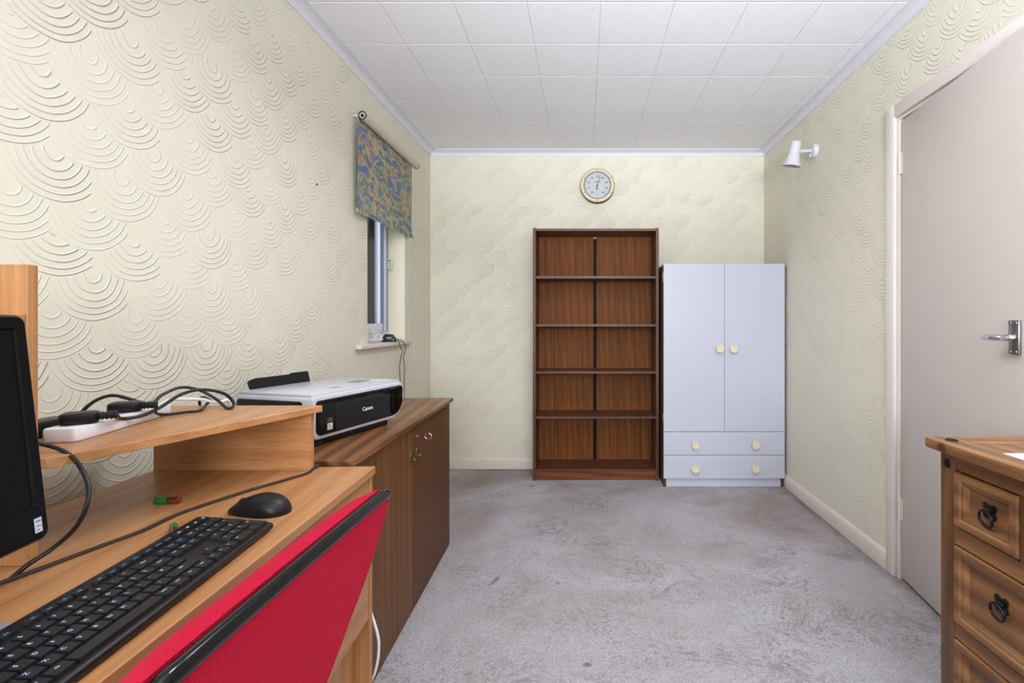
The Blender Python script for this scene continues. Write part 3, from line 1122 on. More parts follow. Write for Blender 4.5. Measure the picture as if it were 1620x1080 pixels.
for x0, x1, kx in ((RX0, xsp-0.001, 0.897), (xsp+0.001, RX1, 0.988)):
    m = MB()
    m.box(x0, x1, RY0, RY0+0.0175, zsp+0.0015, RH, 0.0012, 1)
    dr = m.build('wardrobe_door', M['robe_white'], rb, world=True)
    knob(kx, RY0, 0.926, dr)
for z0, z1, kz in ((0.2175, zsp-0.0015, 0.287), (0.060, 0.2145, 0.130)):
    m = MB()
    m.box(RX0, RX1, RY0, RY0+0.0175, z0, z1, 0.0012, 1)
    dr = m.build('drawer_front', M['robe_white'], rb, world=True)
    for kx in (0.735, 1.136):
        knob(kx, RY0, kz, dr)
for zc in (1.405, 0.46):
    m = MB()
    m.box(RX0-0.002, RX0+0.001, RY0+0.02, RY0+0.045, zc-0.03, zc+0.03)
    m.box(RX0-0.005, RX0+0.0, RY0+0.012, RY0+0.022, zc-0.02, zc+0.02, 0.002)
    m.build('hinge', M['brass_pale'], rb, world=True)

# ------------------------------------------------------------------ wall spotlight
sl_y = 2.885
sp = thing('wall_spotlight', 'white adjustable spotlight on the right wall above wardrobe', 'wall light', (XR, sl_y, 2.105))
m = MB()
m.lathe([(0, 0), (0.041, 0), (0.041, 0.014), (0.037, 0.022), (0.026, 0.026), (0, 0.027)], 36, mnt((XR, sl_y, 2.105), (-1, 0, 0)))
m.build('wall_rose', M['white_metal'], sp, world=True)
m = MB()
m.lathe([(0, 0), (0.011, 0), (0.0085, 0.022), (0.0085, 0.055), (0.011, 0.068), (0, 0.070)], 20, mnt((XR-0.024, sl_y, 2.105), (-1, 0, -0.06)))
m.lathe([(0, 0), (0.005, 0.0), (0.005, 0.018), (0.003, 0.020), (0, 0.020)], 12, mnt((XR-0.03, sl_y, 2.083), (-0.4, -0.3, -1)))
m.build('arm', M['white_metal'], sp, world=True)
hd = Vector((XR-0.112, sl_y-0.004, 2.158))
ax = Vector((-0.14, 0.16, -0.975)).normalized()
m = MB()
m.lathe([(0, 0.0), (0.024, 0.0), (0.0285, 0.003), (0.0300, 0.040), (0.0325, 0.075), (0.040, 0.105), (0.049, 0.128), (0.051, 0.142),
         (0.049, 0.142), (0.046, 0.126), (0.036, 0.100), (0.028, 0.07), (0, 0.066)], 40, mnt(hd, ax))
head = m.build('lamp_head', M['white_metal'], sp, world=True)
m = MB()
m.lathe([(0, 0.060), (0.020, 0.062), (0.036, 0.105), (0.041, 0.124), (0.030, 0.132), (0, 0.134)], 28, mnt(hd, ax))
m.build('reflector_bulb', M['dark'], head, world=True)

# ------------------------------------------------------------------ brown sideboard
CR = math.radians(1.45)
cab = thing('sideboard', 'low brown wood sideboard under the printer along left wall', 'sideboard', (-0.650, 2.440, 0), (0, 0, CR))
m = MB()
m.box(-0.470, 0.0, -1.112, 0.0, 0.711, 0.728, 0.0015, 1)
m.build('top', M['cab_top'], cab)
m = MB()
cf = -0.018
m.box(-0.465, cf-0.018, -0.024, -0.006, 0, 0.711)
m.box(-0.465, cf-0.018, -1.106, -1.088, 0, 0.711)
m.box(-0.465, cf-0.018, -1.088, -0.024, 0.02, 0.038)
m.box(-0.465, -0.459, -1.088, -0.024, 0.038, 0.711)
m.box(-0.459, cf-0.04, -0.566, -0.548, 0.038, 0.711)
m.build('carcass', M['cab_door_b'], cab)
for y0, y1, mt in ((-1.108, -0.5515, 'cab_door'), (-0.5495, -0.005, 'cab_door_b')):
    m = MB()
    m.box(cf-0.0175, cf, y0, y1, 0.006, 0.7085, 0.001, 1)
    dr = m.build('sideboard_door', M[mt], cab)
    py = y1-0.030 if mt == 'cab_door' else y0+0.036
    m = MB()
    q = mnt((cf, py, 0.588), (1, 0, 0), (0, 1, 0)) @ Matrix.Diagonal((0.62, 1, 1, 1))
    m.lathe([(0, 0.0012), (0.018, 0.0012), (0.020, 0.003), (0.0245, 0.003), (0.027, 0.0), (0, 0)], 32, q)
    m.tube([(cf+0.003, py-0.010, 0.586), (cf+0.012, py-0.006, 0.576), (cf+0.012, py+0.006, 0.576), (cf+0.003, py+0.010, 0.586)], 0.003, 8)
    m.build('pull_handle', M['brass'], dr)
    if mt == 'cab_door_b':
        m = MB()
        m.lathe([(0, 0), (0.007, 0), (0.007, 0.002), (0, 0.002)], 16, mnt((cf, y0+0.040, 0.655), (1, 0, 0)))
        m.tube([(cf, y0+0.040, 0.655), (cf+0.030, y0+0.040, 0.655)], 0.0022, 8, smooth=0)
        m.tube([(cf+0.042+0.013*math.cos(a*PI/6), y0+0.040, 0.655+0.011*math.sin(a*PI/6)) for a in range(12)], 0.0022, 8, closed=True, smooth=2)
        m.build('key', M['chrome'], dr)

# ------------------------------------------------------------------ printer
PZ = 0.728
ang = math.atan2(0.336, 0.093)
pr = thing('printer', 'black and white inkjet printer sitting on the brown sideboard', 'printer', (-0.798, 1.446, PZ), (0, 0, ang))
PW, PD, PH = 0.425, 0.290, 0.152


def rrect(x0, x1, z0, z1, r, n=6, corners=(1, 1, 1, 1)):
    """rounded rectangle, corners order: lower left, lower right, upper right, upper left"""
    out = []
    for (cx, cz, a0, k) in ((x0, z0, 180, 0), (x1, z0, 270, 1), (x1, z1, 0, 2), (x0, z1, 90, 3)):
        rr = r[k] if isinstance(r, (list, tuple)) else r
        sx = 1 if cx == x0 else -1
        sz = 1 if cz == z0 else -1
        for i in range(n+1):
            a = math.radians(a0+90*i/n)
            out.append((cx+sx*rr+rr*math.cos(a), cz+sz*rr+rr*math.sin(a)))
    return out


m = MB()
m.box(0.03, PW-0.06, 0.02, PD-0.02, 0.0, 0.026, 0.004)
m.box(0.01, 0.05, 0.01, 0.05, 0.0, 0.012, 0.003)
m.build('base', M['black'], pr)
m = MB()
m.prism(rrect(0.0, PW, 0.022, PH, [0.022, 0.060, 0.020, 0.012]), 0.0, PD, 'y', 0.006, 3)
m.build('body', M['printer_white'], pr)
m = MB()
m.prism(rrect(0.012, PW-0.006, 0.034, PH-0.013, [0.020, 0.056, 0.016, 0.010]), -0.004, 0.006, 'y', 0.002, 2)
fp = m.build('front_panel', M['black_gloss'], pr)
m = MB()
m.prism(rrect(0.085, 0.345, 0.038, 0.118, 0.006), -0.0058, -0.003, 'y', 0.001, 1)
m.build('paper_tray_cover', M['black'], fp)
m = MB()
m.prism([(0.03, PH-0.0165), (0.34, PH-0.0165), (0.37, PH-0.024), (0.34, PH-0.026), (0.05, PH-0.026)], -0.0052, 0.0, 'y', 0.001, 1)
m.box(0.355, 0.366, -0.006, 0, 0.055, 0.118, 0.002)
m.box(0.380, 0.415, -0.005, 0, 0.100, 0.106, 0.001, 1)
m.build('grip_slot', M['screen'], fp)
m = MB()
m.text('Canon', 0.019, mnt((0.226, -0.0064, 0.083), (0, -1, 0), (1, 0, 0)))
m.build('maker_lettering', M['white'], fp)
m = MB()
m.box(0.052, 0.072, -0.0052, -0.003, 0.046, 0.066)
m.build('sticker', M['sticker'], fp)
m = MB()
m.box(0.054, 0.070, -0.0055, -0.003, 0.049, 0.051)
m.box(0.054, 0.070, -0.0055, -0.003, 0.054, 0.056)
m.box(0.054, 0.062, -0.0055, -0.003, 0.059, 0.063)
m.box(0.054, 0.070, -0.0050, -0.003, 0.071, 0.072)
m.box(0.054, 0.070, -0.0050, -0.003, 0.080, 0.081)
m.box(0.054, 0.055, -0.0050, -0.003, 0.071, 0.081)
m.box(0.069, 0.070, -0.0050, -0.003, 0.071, 0.081)
m.box(0.058, 0.067, -0.0050, -0.003, 0.075, 0.076)
m.build('sticker_print', M['grey'], fp)
m = MB()
m.prism(rrect(0.036, PD-0.004, 0.034, PH-0.014, 0.012), -0.003, 0.004, 'x', 0.002, 2)
m.build('side_panel', M['black_gloss'], pr)
m = MB()
m.box(0.006, PW-0.006, 0.010, PD-0.004, PH-0.001, PH+0.007, 0.003, 2)
lid = m.build('lid', M['printer_white'], pr)
m = MB()
m.box(0.14, 0.175, 0.055, 0.075, PH+0.0065, PH+0.0076, 0.0005, 1)
m.build('lid_badge', M['grey'], lid)
m = MB()
m.box(0.285, 0.350, 0.085, 0.135, PH+0.0065, PH+0.0078, 0.0005, 1)
m.build('display', M['grey'], lid)
m = MB()
for i in range(4):
    for j in range(2):
        m.lathe([(0, 0), (0.005, 0), (0.005, 0.002), (0, 0.0022)], 12, Matrix.Translation((0.365+i*0.013, 0.06+j*0.03, PH+0.0065)))
m.build('buttons', M['sticker'], lid)
m = MB()
q = Matrix.Translation((0.055, PD-0.002, PH-0.01)) @ Matrix.Rotation(math.radians(-14), 4, 'X')
m.prism([(0.0, 0.0), (0.235, 0.0), (0.232, 0.055), (0.16, 0.055), (0.155, 0.051), (0.02, 0.051), (0.0, 0.047), (-0.008, 0.04)], 0.0, 0.006, 'y', 0.001, 1, mat=q)
m.build('paper_rest', M['black'], pr)

# ------------------------------------------------------------------ desk
DKX, DKY, DKR = -0.532, 1.254, math.radians(3.0)
desk = thing('computer_desk', 'beech laminate computer desk with raised shelf beside the sideboard', 'desk', (DKX, DKY, 0), (0, 0, DKR))
DZT = 0.735
DL, DD = 1.25, 0.535
m = MB()
m.box(-DD, 0, -DL, 0, DZT-0.019, DZT, 0.0012, 1)
m.build('desktop', M['beech'], desk)
for y0, y1 in ((-0.017, -0.001), (-DL+0.001, -DL+0.017)):
    m = MB()
    m.box(-DD+0.01, -0.008, y0, y1, 0, DZT-0.019, 0.0008, 1)
    m.build('end_panel', M['beech_z'], desk)
m = MB()
m.box(-DD+0.01, -0.026, -0.470, -0.454, 0.0, DZT-0.019)
m.box(-DD+0.01, -0.030, -0.454, -0.0175, 0.350, 0.366)
m.box(-DD+0.01, -0.026, -0.454, -0.0175, 0.05, 0.066)
m.box(-DD+0.01, -DD+0.022, -0.454, -0.0175, 0.066, DZT-0.02)
m.build('pedestal', M['beech_z'], desk)
m = MB()
m.box(-DD+0.03, -DD+0.045, -DL+0.018, -0.471, 0.30, DZT-0.02)
m.build('modesty_panel', M['beech'], desk)
m = MB()
m.box(-0.026, -0.010, -0.470, -0.0185, 0.358, DZT-0.024, 0.0008, 1)
m.build('drawer_front', M['beech'], desk)
m = MB()
m.box(-0.060, -0.045, -0.453, -0.0185, 0.068, 0.349)
m.build('lower_door', M['beech_z'], desk)
# raised shelf, its end panel, the tall upright and the small shelf on it
m = MB()
m.prism([(-0.658, 1.238), (-1.066, 1.238), (-1.060, 0.7535), (-0.822, 0.7535)], 0.876, 0.892, 'z', 0.001, 1)
m.build('raised_shelf', M['beech'], desk, world=True)
m = MB()
m.box(-1.064, -0.676, 1.216, 1.232, DZT, 0.876, 0.0008, 1)
m.build('shelf_support', M['beech_x'], desk, world=True)
m = MB()
m.box(-1.060, -0.8345, 0.738, 0.7532, DZT, 1.187, 0.0008, 1)
m.build('upright', M['beech_z'], desk, world=True)
m = MB()
m.box(-1.055, -0.8360, 0.30, 0.7378, 1.097, 1.112, 0.0008, 1)
m.build('upper_shelf', M['beech'], desk, world=True)
m = MB()
m.box(-1.060, -0.8345, 0.285, 0.2998, DZT, 1.187, 0.0008, 1)
m.build('upright', M['beech_z'], desk, world=True)

# ------------------------------------------------------------------ all-in-one computer
mc = thing('all_in_one_computer', 'black all-in-one computer screen at the left end of the desk', 'computer', (-0.735, 0.675, DZT), (0, 0, math.radians(100)))
tilt = Matrix.Translation((0, 0, 0.072)) @ Matrix.Rotation(math.radians(-5.5), 4, 'X')
MW, MH = 0.49, 0.305
m = MB()
m.prism(rrect(-MW, 0.0, 0.0, MH, 0.013), 0.0, 0.030, 'y', 0.004, 2, mat=tilt)
m.prism(rrect(-MW+0.04, -0.04, 0.02, MH-0.02, 0.03), 0.028, 0.052, 'y', 0.01, 2, mat=tilt)
m.build('casing', M['bezel'], mc)
m = MB()
out = rrect(-MW+0.001, -0.001, 0.001, MH-0.001, 0.012)
inn = rrect(-MW+0.019, -0.019, 0.050, MH-0.021, 0.001)
ms = MB()
rows = [[(p[0], -0.001, p[1]) for p in out], [(p[0], -0.0045, p[1]) for p in rrect(-MW+0.004, -0.004, 0.004, MH-0.004, 0.010)],
        [(p[0], -0.0045, p[1]) for p in rrect(-MW+0.017, -0.017, 0.048, MH-0.019, 0.002)], [(p[0], -0.0012, p[1]) for p in inn]]
ms.grid(rows, closed_u=True, flip=True)
ms.bm.transform(tilt)
bmesh.ops.recalc_face_normals(ms.bm, faces=ms.bm.faces)
bez = ms.build('bezel', M['bezel'], mc)
m.bm.free()
m = MB()
m.box(-MW+0.018, -0.018, -0.0018, 0.001, 0.049, MH-0.020, 0, 1, tilt)
m.build('screen', M['screen'], mc)
m = MB()
m.box(-0.0225, -0.0125, -0.0052, -0.0043, 0.013, 0.032, 0, 1, tilt)
st = m.build('sticker', M['sticker'], bez)
m = MB()
m.box(-0.021, -0.014, -0.0056, -0.005, 0.027, 0.029, 0, 1, tilt)
m.box(-0.021, -0.014, -0.0056, -0.005, 0.021, 0.0222, 0, 1, tilt)
m.box(-0.021, -0.017, -0.0056, -0.005, 0.016, 0.0172, 0, 1, tilt)
m.build('sticker_print', M['blue_print'], bez)
m = MB()
m.box(-0.29, -0.20, 0.035, 0.060, 0.008, 0.20, 0.006)
m.box(-0.345, -0.095, -0.055, 0.130, 0.0, 0.010, 0.004)
m.build('stand', M['grey'], mc)

# ------------------------------------------------------------------ keyboard
kb0 = Vector((-0.548, 0.868, DZT))                    # front right corner
kr = math.atan2(0.3085, -0.0305)
kbd = thing('keyboard', 'black full size computer keyboard on the beech desk', 'keyboard', tuple(kb0), (0, 0, kr))
KW, KD = 0.442, 0.127
KT = Matrix.Translation((-KW, 0, 0.004)) @ Matrix.Rotation(math.radians(5.0), 4, 'X')
m = MB()
m.prism([(0, 0.0), (KD, 0.0), (KD, 0.013), (KD-0.012, 0.0145), (0.004, 0.0100), (0, 0.007)], 0, KW, 'x', 0.0015, 2, mat=KT)
for x0 in (0.03, KW-0.06):
    m.box(x0, x0+0.03, 0.005, 0.015, -0.004, 0.002, 0, 1, KT)
    m.box(x0, x0+0.03, KD-0.02, KD-0.010, -0.0135, 0.002, 0, 1, KT)
m.build('keyboard_body', M['black'], kbd)
U = 0.01905
KEYS = []


def row(y, items, h=1.0):
    x = 0.0
    for it in items:
        if isinstance(it, (int, float)):
            x += it
        else:
            w = it[1] if len(it) > 1 else 1.0
            KEYS.append((x, y, w, it[2] if len(it) > 2 else h, it[0]))
            x += w


FR = 0.62
row(5.25, [('Esc',), 1] + [('F%d' % i,) for i in (1, 2, 3, 4)] + [.5] + [('F%d' % i,) for i in (5, 6, 7, 8)] + [.5] + [('F%d' % i,) for i in (9, 10, 11, 12)] +
    [.25, ('PrtSc',), ('ScrLk',), ('Pause',), .25, ('*c',), ('*m',), ('*v',), ('*w',)], FR)
row(4.0, [(c,) for c in "`1234567890-="] + [('Bksp', 2), .25, ('Ins',), ('Home',), ('PgUp',), .25, ('Num',), ('/',), ('x',), ('-',)])
row(3.0, [('Tab', 1.5)] + [(c,) for c in "QWERTYUIOP[]"] + [('Enter', 1.5), .25, ('Del',), ('End',), ('PgDn',), .25, ('7',), ('8',), ('9',), ('+', 1, -2)])
row(2.0, [('Caps', 1.75)] + [(c,) for c in "ASDFGHJKL;'#"] + [('', 1.25), 3.75, ('4',), ('5',), ('6',)])
row(1.0, [('Shift', 1.25)] + [(c,) for c in "\\ZXCVBNM,./"] + [('Shift', 2.75), 1.25, ('^',), 1.25, ('1',), ('2',), ('3',), ('Ent', 1, -2)])
row(0.0, [('Ctrl', 1.25), ('Win', 1.25), ('Alt', 1.25), ('', 6.25), ('AltGr', 1.25), ('Win', 1.25), ('Fn', 1.25), ('Ctrl', 1.25), .25, ('<',), ('v',), ('>',), .25, ('0', 2), ('.',)])
KX0 = (KW-22.5*U)/2
KY0 = 0.0060
BLUE = {'Ins', 'PgUp', 'PgDn', 'F1', 'F2', 'F3', 'F4', 'F5', 'F6', 'F7', 'F8', 'F9', 'F10', 'F11', 'F12', 'PrtSc', 'ScrLk', 'Pause', 'Home'}


def add_key(m, kx, ky, kw, kh, lab):
    if kh < 0:
        y0, y1 = (ky-1)*0.0182, (ky+1)*0.0182
    else:
        y0, y1 = ky*0.0182, ky*0.0182+kh*0.0182
    x0, x1 = kx*U, (kx+kw)*U
    g = 0.0009
    zb, zt = 0.011, 0.0172
    x0 += KX0+g
    x1 += KX0-g
    y0 += KY0+g
    y1 += KY0-g
    dz = (y0/KD)*0.0035
    zb += dz-0.002
    zt += dz-0.002
    b = bmesh.new()
    lo = [b.verts.new(p) for p in ((x0, y0, zb), (x1, y0, zb), (x1, y1, zb), (x0, y1, zb))]
    i = 0.0014
    hi = [b.verts.new(p) for p in ((x0+i, y0+i, zt), (x1-i, y0+i, zt), (x1-i, y1-i, zt), (x0+i, y1-i, zt))]
    b.faces.new(hi)
    for k in range(4):
        b.faces.new((lo[k], lo[(k+1) % 4], hi[(k+1) % 4], hi[k]))
    b.transform(KT)
    m._merge(b, 0)
    if not lab:
        return
    if lab.startswith('*'):
        q = KT @ Matrix.Translation(((x0+x1)/2, (y0+y1)/2, zt+0.0002)) @ Matrix.Rotation(0, 4, 'Z')
        m.box(-0.002, 0.002, -0.0014, 0.0014, 0, 0.0003, 0, 1, q, 1)
        return
    blue = lab in BLUE
    size = 0.0062 if len(lab) == 1 else (0.0046 if len(lab) < 3 else 0.0040)
    tx_ = x0+0.0052 if len(lab) == 1 else (x0+x1)/2
    ty_ = y1-0.0058 if kh == 1 or kh < 0 else (y0+y1)/2
    m.text(lab, size, KT @ Matrix.Translation((tx_, ty_, zt+0.0001)), 2 if blue else 1, 0.0001)


order = sorted(KEYS, key=lambda k: -k[0])
for k in order[:96]:
    m = MB()
    add_key(m, *k)
    m.build('key', [M['key'], M['legend'], M['legend_b']], kbd, smooth=0)
if order[96:]:
    m = MB()
    for k in order[96:]:
        add_key(m, *k)
    o = m.build('left_keys', [M['key'], M['legend'], M['legend_b']], kbd, smooth=0)
    o['kind'] = 'stuff'

# ------------------------------------------------------------------ mouse
mp = P(411, 812, DZT)
mo = thing('mouse', 'black wireless mouse behind the keyboard on the desk', 'mouse', (mp.x-0.006, mp.y+0.008, DZT), (0, 0, math.radians(172)))
# local +x is the button end
m = MB()
rows = []
NA, NU = 14, 36
for j in range(NA+1):
    t = j/NA
    rows.append([])
    for i in range(NU):
        a = 2*PI*i/NU
        ph = t*PI/2
        rr = math.cos(ph)**0.55 if t < 1 else 0.0005
        cx, sx_ = math.cos(a), math.sin(a)
        ex = math.copysign(abs(cx)**0.85, cx)
        ey = math.copysign(abs(sx_)**0.85, sx_)
        x_ = 0.061*rr*ex
        wdt = 0.031*(1-0.10*math.sin((x_/0.056+0.2)*1.5))
        y_ = wdt*rr*ey
        top = 0.033*(1-0.42*((x_+0.014)/0.056)**2*(0.75 if x_ < 0 else 1.05))
        z_ = 0.002+top*math.sin(ph)**0.9 if j else 0.0
        rows[-1].append((x_, y_, max(z_, 0.0)))
m.grid(rows, closed_u=True)
m.bm.faces.new([v for v in m.bm.verts][:NU][::-1])
bmesh.ops.remove_doubles(m.bm, verts=m.bm.verts, dist=0.0003)
bmesh.ops.recalc_face_normals(m.bm, faces=m.bm.faces)
m.build('mouse_shell', M['black'], mo, smooth=80)
m = MB()
m.lathe([(0, -0.003), (0.009, -0.003), (0.0098, 0), (0.009, 0.003), (0, 0.003)], 20, mnt((0.034, 0, 0.0155), (0, 1, 0)))
m.build('scroll_wheel', M['rubber'], mo)


# ------------------------------------------------------------------ batteries
def battery(label, loc, rot, rad=0.007, ln=0.050):
    b = thing('battery', label, 'battery', loc, rot, 'batteries on the desk')
    m = MB()
    m.lathe([(0, 0), (rad-0.0008, 0), (rad, 0.0008), (rad, ln*0.52)], 20, mnt((0, 0, rad), (1, 0, 0)))
    m.build('sleeve', M['green'], b)
    m = MB()
    m.lathe([(rad, ln*0.52), (rad, ln*0.955), (rad-0.0008, ln*0.965), (0.0028, ln*0.965), (0.0028, ln), (0, ln)], 20, mnt((0, 0, rad), (1, 0, 0)))
    m.build('copper_end', M['copper'], b)


b0 = P(246, 797, DZT)
battery('green and copper battery lying alone on the open desk', tuple(b0), (0, 0, math.radians(4)), 0.0068, 0.047)
b1 = P(275, 838, DZT)
battery('green battery close behind the back edge of the keyboard', (b1.x, b1.y, DZT), (0, 0, math.radians(-50)), 0.0066, 0.047)

# ------------------------------------------------------------------ power strip, plugs and leads
SZ_ = 0.892
e0 = Vector((-0.908, 0.850, SZ_))
e1 = Vector((-0.968, 1.125, SZ_))
dirv = (e1-e0).normalized()
pa = math.atan2(dirv.y, dirv.x)
ps = thing('power_strip', 'white mains extension block lying on the raised shelf', 'power strip', tuple(e0), (0, 0, pa))
SL = (e1-e0).length
m = MB()
m.prism([(0.0, -0.022), (0.008, -0.027), (SL-0.012, -0.027), (SL, -0.018), (SL, 0.018), (SL-0.012, 0.027), (0.008, 0.027), (0.0, 0.022)], 0.0, 0.025, 'z', 0.004, 2)
m.build('strip_body', M['white'], ps)
m = MB()
for k in range(4):
    xx = 0.045+k*0.064
    m.box(xx-0.003, xx+0.003, -0.002, 0.002, 0.0245, 0.0254)
    m.box(xx-0.012, xx-0.008, -0.012, -0.008, 0.0245, 0.0254)
    m.box(xx+0.008, xx+0.012, -0.012, -0.008, 0.0245, 0.0254)
m.build('socket_holes', M['dark'], ps)


def uk_plug(par, base, yaw):
    q = Matrix.Translation(base) @ Matrix.Rotation(yaw, 4, 'Z')
    m = MB()
    m.prism([(-0.026, -0.016), (-0.020, -0.024), (0.018, -0.021), (0.026, -0.010), (0.026, 0.010), (0.018, 0.021), (-0.020, 0.024), (-0.026, 0.016)], 0.0, 0.020, 'z', 0.005, 3, mat=q)
    m.build('plug', M['black'], par, world=True)
    m = MB()
    pts = [q @ Vector((0.020, 0, 0.011)), q @ Vector((0.050, 0, 0.010))]
    m.tube(pts, 0.0062, 12, smooth=0)
    for k in range(4):
        m.lathe([(0.0055, 0), (0.0080, 0.0015), (0.0080, 0.0035), (0.0055, 0.005)], 12, q @ mnt((0.027+k*0.006, 0, 0.0105), (1, 0, 0)))
    m.build('strain_relief', M['rubber'], par, world=True)
    return q @ Vector((0.048, 0, 0.010))


p1b = e0+dirv*0.046+Vector((0.002, 0, 0.0255))
p2b = e0+dirv*0.165+Vector((0.002, 0, 0.0255))
la = thing('mains_lead', 'black mains lead plugged into near end of white power strip', 'mains lead', tuple(p1b), group='black leads on the power strip')
lb = thing('mains_lead', 'black mains lead plugged into middle of white power strip', 'mains lead', tuple(p2b), group='black leads on the power strip')
ea = uk_plug(la, p1b, math.radians(35))
eb = uk_plug(lb, p2b, math.radians(30))


def c2(x, y):
    return x/3.1154, 560+y/3.1154


def path(pts):
    return [D(*c2(x, y), d) for x, y, d in pts]


m = MB()
m.tube([ea]+path([(600, 318, .965), (700, 303, 1.0), (790, 262, 1.05), (890, 200, 1.10), (990, 175, 1.14), (1100, 192, 1.18), (1150, 238, 1.20)])
       + [P(*c2(1140, 266), SZ_+0.004), P(*c2(1112, 262), SZ_+0.004)]
       + path([(1065, 222, 1.21), (985, 178, 1.20), (890, 164, 1.18), (800, 200, 1.14), (730, 244, 1.11)]) + [Vector((-1.04, 1.08, 0.94)), Vector((-1.085, 1.06, 0.90)), Vector((-1.09, 1.05, 0.80))], 0.0036, 10)
m.build('cord', M['rubber'], la, world=True)
m = MB()
m.tube([eb]+path([(770, 292, 1.07)])+[P(*c2(830, 296), SZ_+0.0045), P(*c2(920, 285), SZ_+0.0045), P(*c2(985, 278), SZ_+0.006)]
       + path([(1015, 250, 1.20), (1035, 226, 1.22)])+[Vector((-0.985, 1.262, 0.905)), Vector((-0.99, 1.275, 0.84)), Vector((-0.99, 1.28, 0.75))], 0.0032, 10)
m.build('cord', M['rubber'], lb, world=True)
m = MB()
q0 = e1+Vector((-0.002, -0.004, 0.016))
m.tube([q0, q0+dirv*0.03+Vector((0.01, 0, 0.012))]+path([(930, 222, 1.18), (1000, 224, 1.20), (1070, 240, 1.22)])+[Vector((-0.90, 1.246, 0.902)), Vector((-0.91, 1.265, 0.85)), Vector((-0.92, 1.27, 0.76))], 0.0038, 10)
tag(m.build('white_flex', M['white']), 'white flex curving from the far end of the power strip', 'cable')
# black lead dropping from the shelf beside the screen
pp = [(58, 700, .80), (96, 711, .79), (121, 730, .775), (139, 765, .762), (137, 800, .75), (118, 836, .745), (82, 868, .74)]
m = MB()
s0 = Vector((-0.960, 0.860, SZ_+0.004))
m.tube([s0]+[D(u, v, d) for u, v, d in pp]+[D(44, 893, .716), D(10, 921, .70), P(-30, 950, DZT+0.004)], 0.0033, 10)
tag(m.build('drooping_lead', M['rubber']), 'black lead drooping off the raised shelf beside the screen', 'cable')
# black adaptor by the strip
m = MB()
q = Matrix.Translation((-0.992, 0.900, SZ_)) @ Matrix.Rotation(math.radians(90), 4, 'Z')
m.box(-0.030, 0.045, -0.020, 0.025, 0, 0.030, 0.005, 2, q)
tag(m.build('power_adaptor', M['black']), 'black power adaptor tucked behind the white power strip', 'adaptor')
# thin lead across the desktop
dp = [(-60, 945), (0, 922), (64, 899), (160, 863), (225, 839), (289, 810), (385, 778), (450, 759), (486, 748)]
m = MB()
m.tube([P(u, v, DZT+0.0036) for u, v in dp]+[Vector((-0.671, 1.216, DZT+0.0036)), Vector((-0.671, 1.240, DZT+0.0036)), Vector((-0.70, 1.262, DZT-0.03)), Vector((-0.72, 1.264, DZT-0.2))], 0.0031, 8)
tag(m.build('desk_lead', M['cord_brown']), 'thin dark lead running across the desktop to the shelf corner', 'cable')
# white flex at the end of the desk
m = MB()
m.tube([Vector((-0.62, 1.268, 0.52)), Vector((-0.575, 1.270, 0.42)), D(596, 998, 1.275), D(599, 1030, 1.276), D(594, 1060, 1.276), D(585, 1082, 1.276), Vector((-0.60, 1.277, 0.06)), Vector((-0.64, 1.28, 0.006))], 0.0036, 10)
tag(m.build('hanging_flex', M['white']), 'white flex hanging down at the end of the desk', 'cable')

# ------------------------------------------------------------------ red chair
ch = thing('desk_chair', 'red upholstered chair with black edging pushed up to the desk', 'chair', (-0.58, 0.635, 0))
YC = 0.613
EDGE = [(0.500, 0.052), (0.53, 0.078), (0.55, 0.093), (0.568, 0.107), (0.60, 0.131), (0.64, 0.157), (0.672, 0.181), (0.70, 0.196), (0.737, 0.212), (0.765, 0.2195), (0.785, 0.222), (0.797, 0.2205), (0.803, 0.218), (0.806, 0.212)]


EDGE = [(z_e, w_e+0.012) for z_e, w_e in EDGE]


def hw(z):
    for (z0, w0), (z1, w1) in zip(EDGE[:-1], EDGE[1:]):
        if z <= z1:
            return w0+(w1-w0)*(z-z0)/(z1-z0)
    return EDGE[-1][1]


def bx(s, z):
    return -0.340 - 0.20*(0.806-z) + 0.002*s*s


NS = 28
# shell (back cover)
m = MB()
rb_, rf_ = [], []
for z, w in EDGE:
    rb_.append([(bx(i/NS*2-1, z)+0.004, YC+w*(i/NS*2-1), z) for i in range(NS+1)])
    rf_.append([(bx(i/NS*2-1, z)-0.012, YC+w*(i/NS*2-1), z) for i in range(NS+1)])
m.grid(rb_)
m.grid(rf_, flip=True)
m.grid([rb_[0], rf_[0]], flip=True)
m.grid([rb_[-1], rf_[-1]])
m.grid([[r[0] for r in rb_], [r[0] for r in rf_]])
m.grid([[r[-1] for r in rb_], [r[-1] for r in rf_]], flip=True)
bmesh.ops.remove_doubles(m.bm, verts=m.bm.verts, dist=0.0001)
bmesh.ops.recalc_face_normals(m.bm, faces=m.bm.faces)
m.build('back_cover', M['red'], ch, world=True, smooth=50)
# cushion in front
m = MB()
fr, bk_ = [], []
NZ = 22
zs = [0.502+(0.818-0.502)*(0.5-0.5*math.cos(PI*j/NZ)) for j in range(NZ+1)]
for z in zs:
    t = (z-0.502)/(0.818-0.502)
    pz = max(0.0, 1-abs(2*t-1)**7)**0.5
    f, b = [], []
    for i in range(NS+1):
        s = -math.cos(PI*i/NS)
        ps_ = max(0.0, 1-abs(s)**9)**0.5
        th_ = 0.058*pz*ps_
        yy = YC+(hw(min(z, 0.806))+0.001)*s
        f.append((bx(s, z)-0.012-th_, yy, z))
        b.append((bx(s, z)-0.012, yy, z))
    fr.append(f)
    bk_.append(b)
m.grid(fr, flip=True)
m.grid(bk_)
bmesh.ops.remove_doubles(m.bm, verts=m.bm.verts, dist=0.0002)
bmesh.ops.recalc_face_normals(m.bm, faces=m.bm.faces)
m.build('back_cushion', M['red'], ch, world=True, smooth=70)
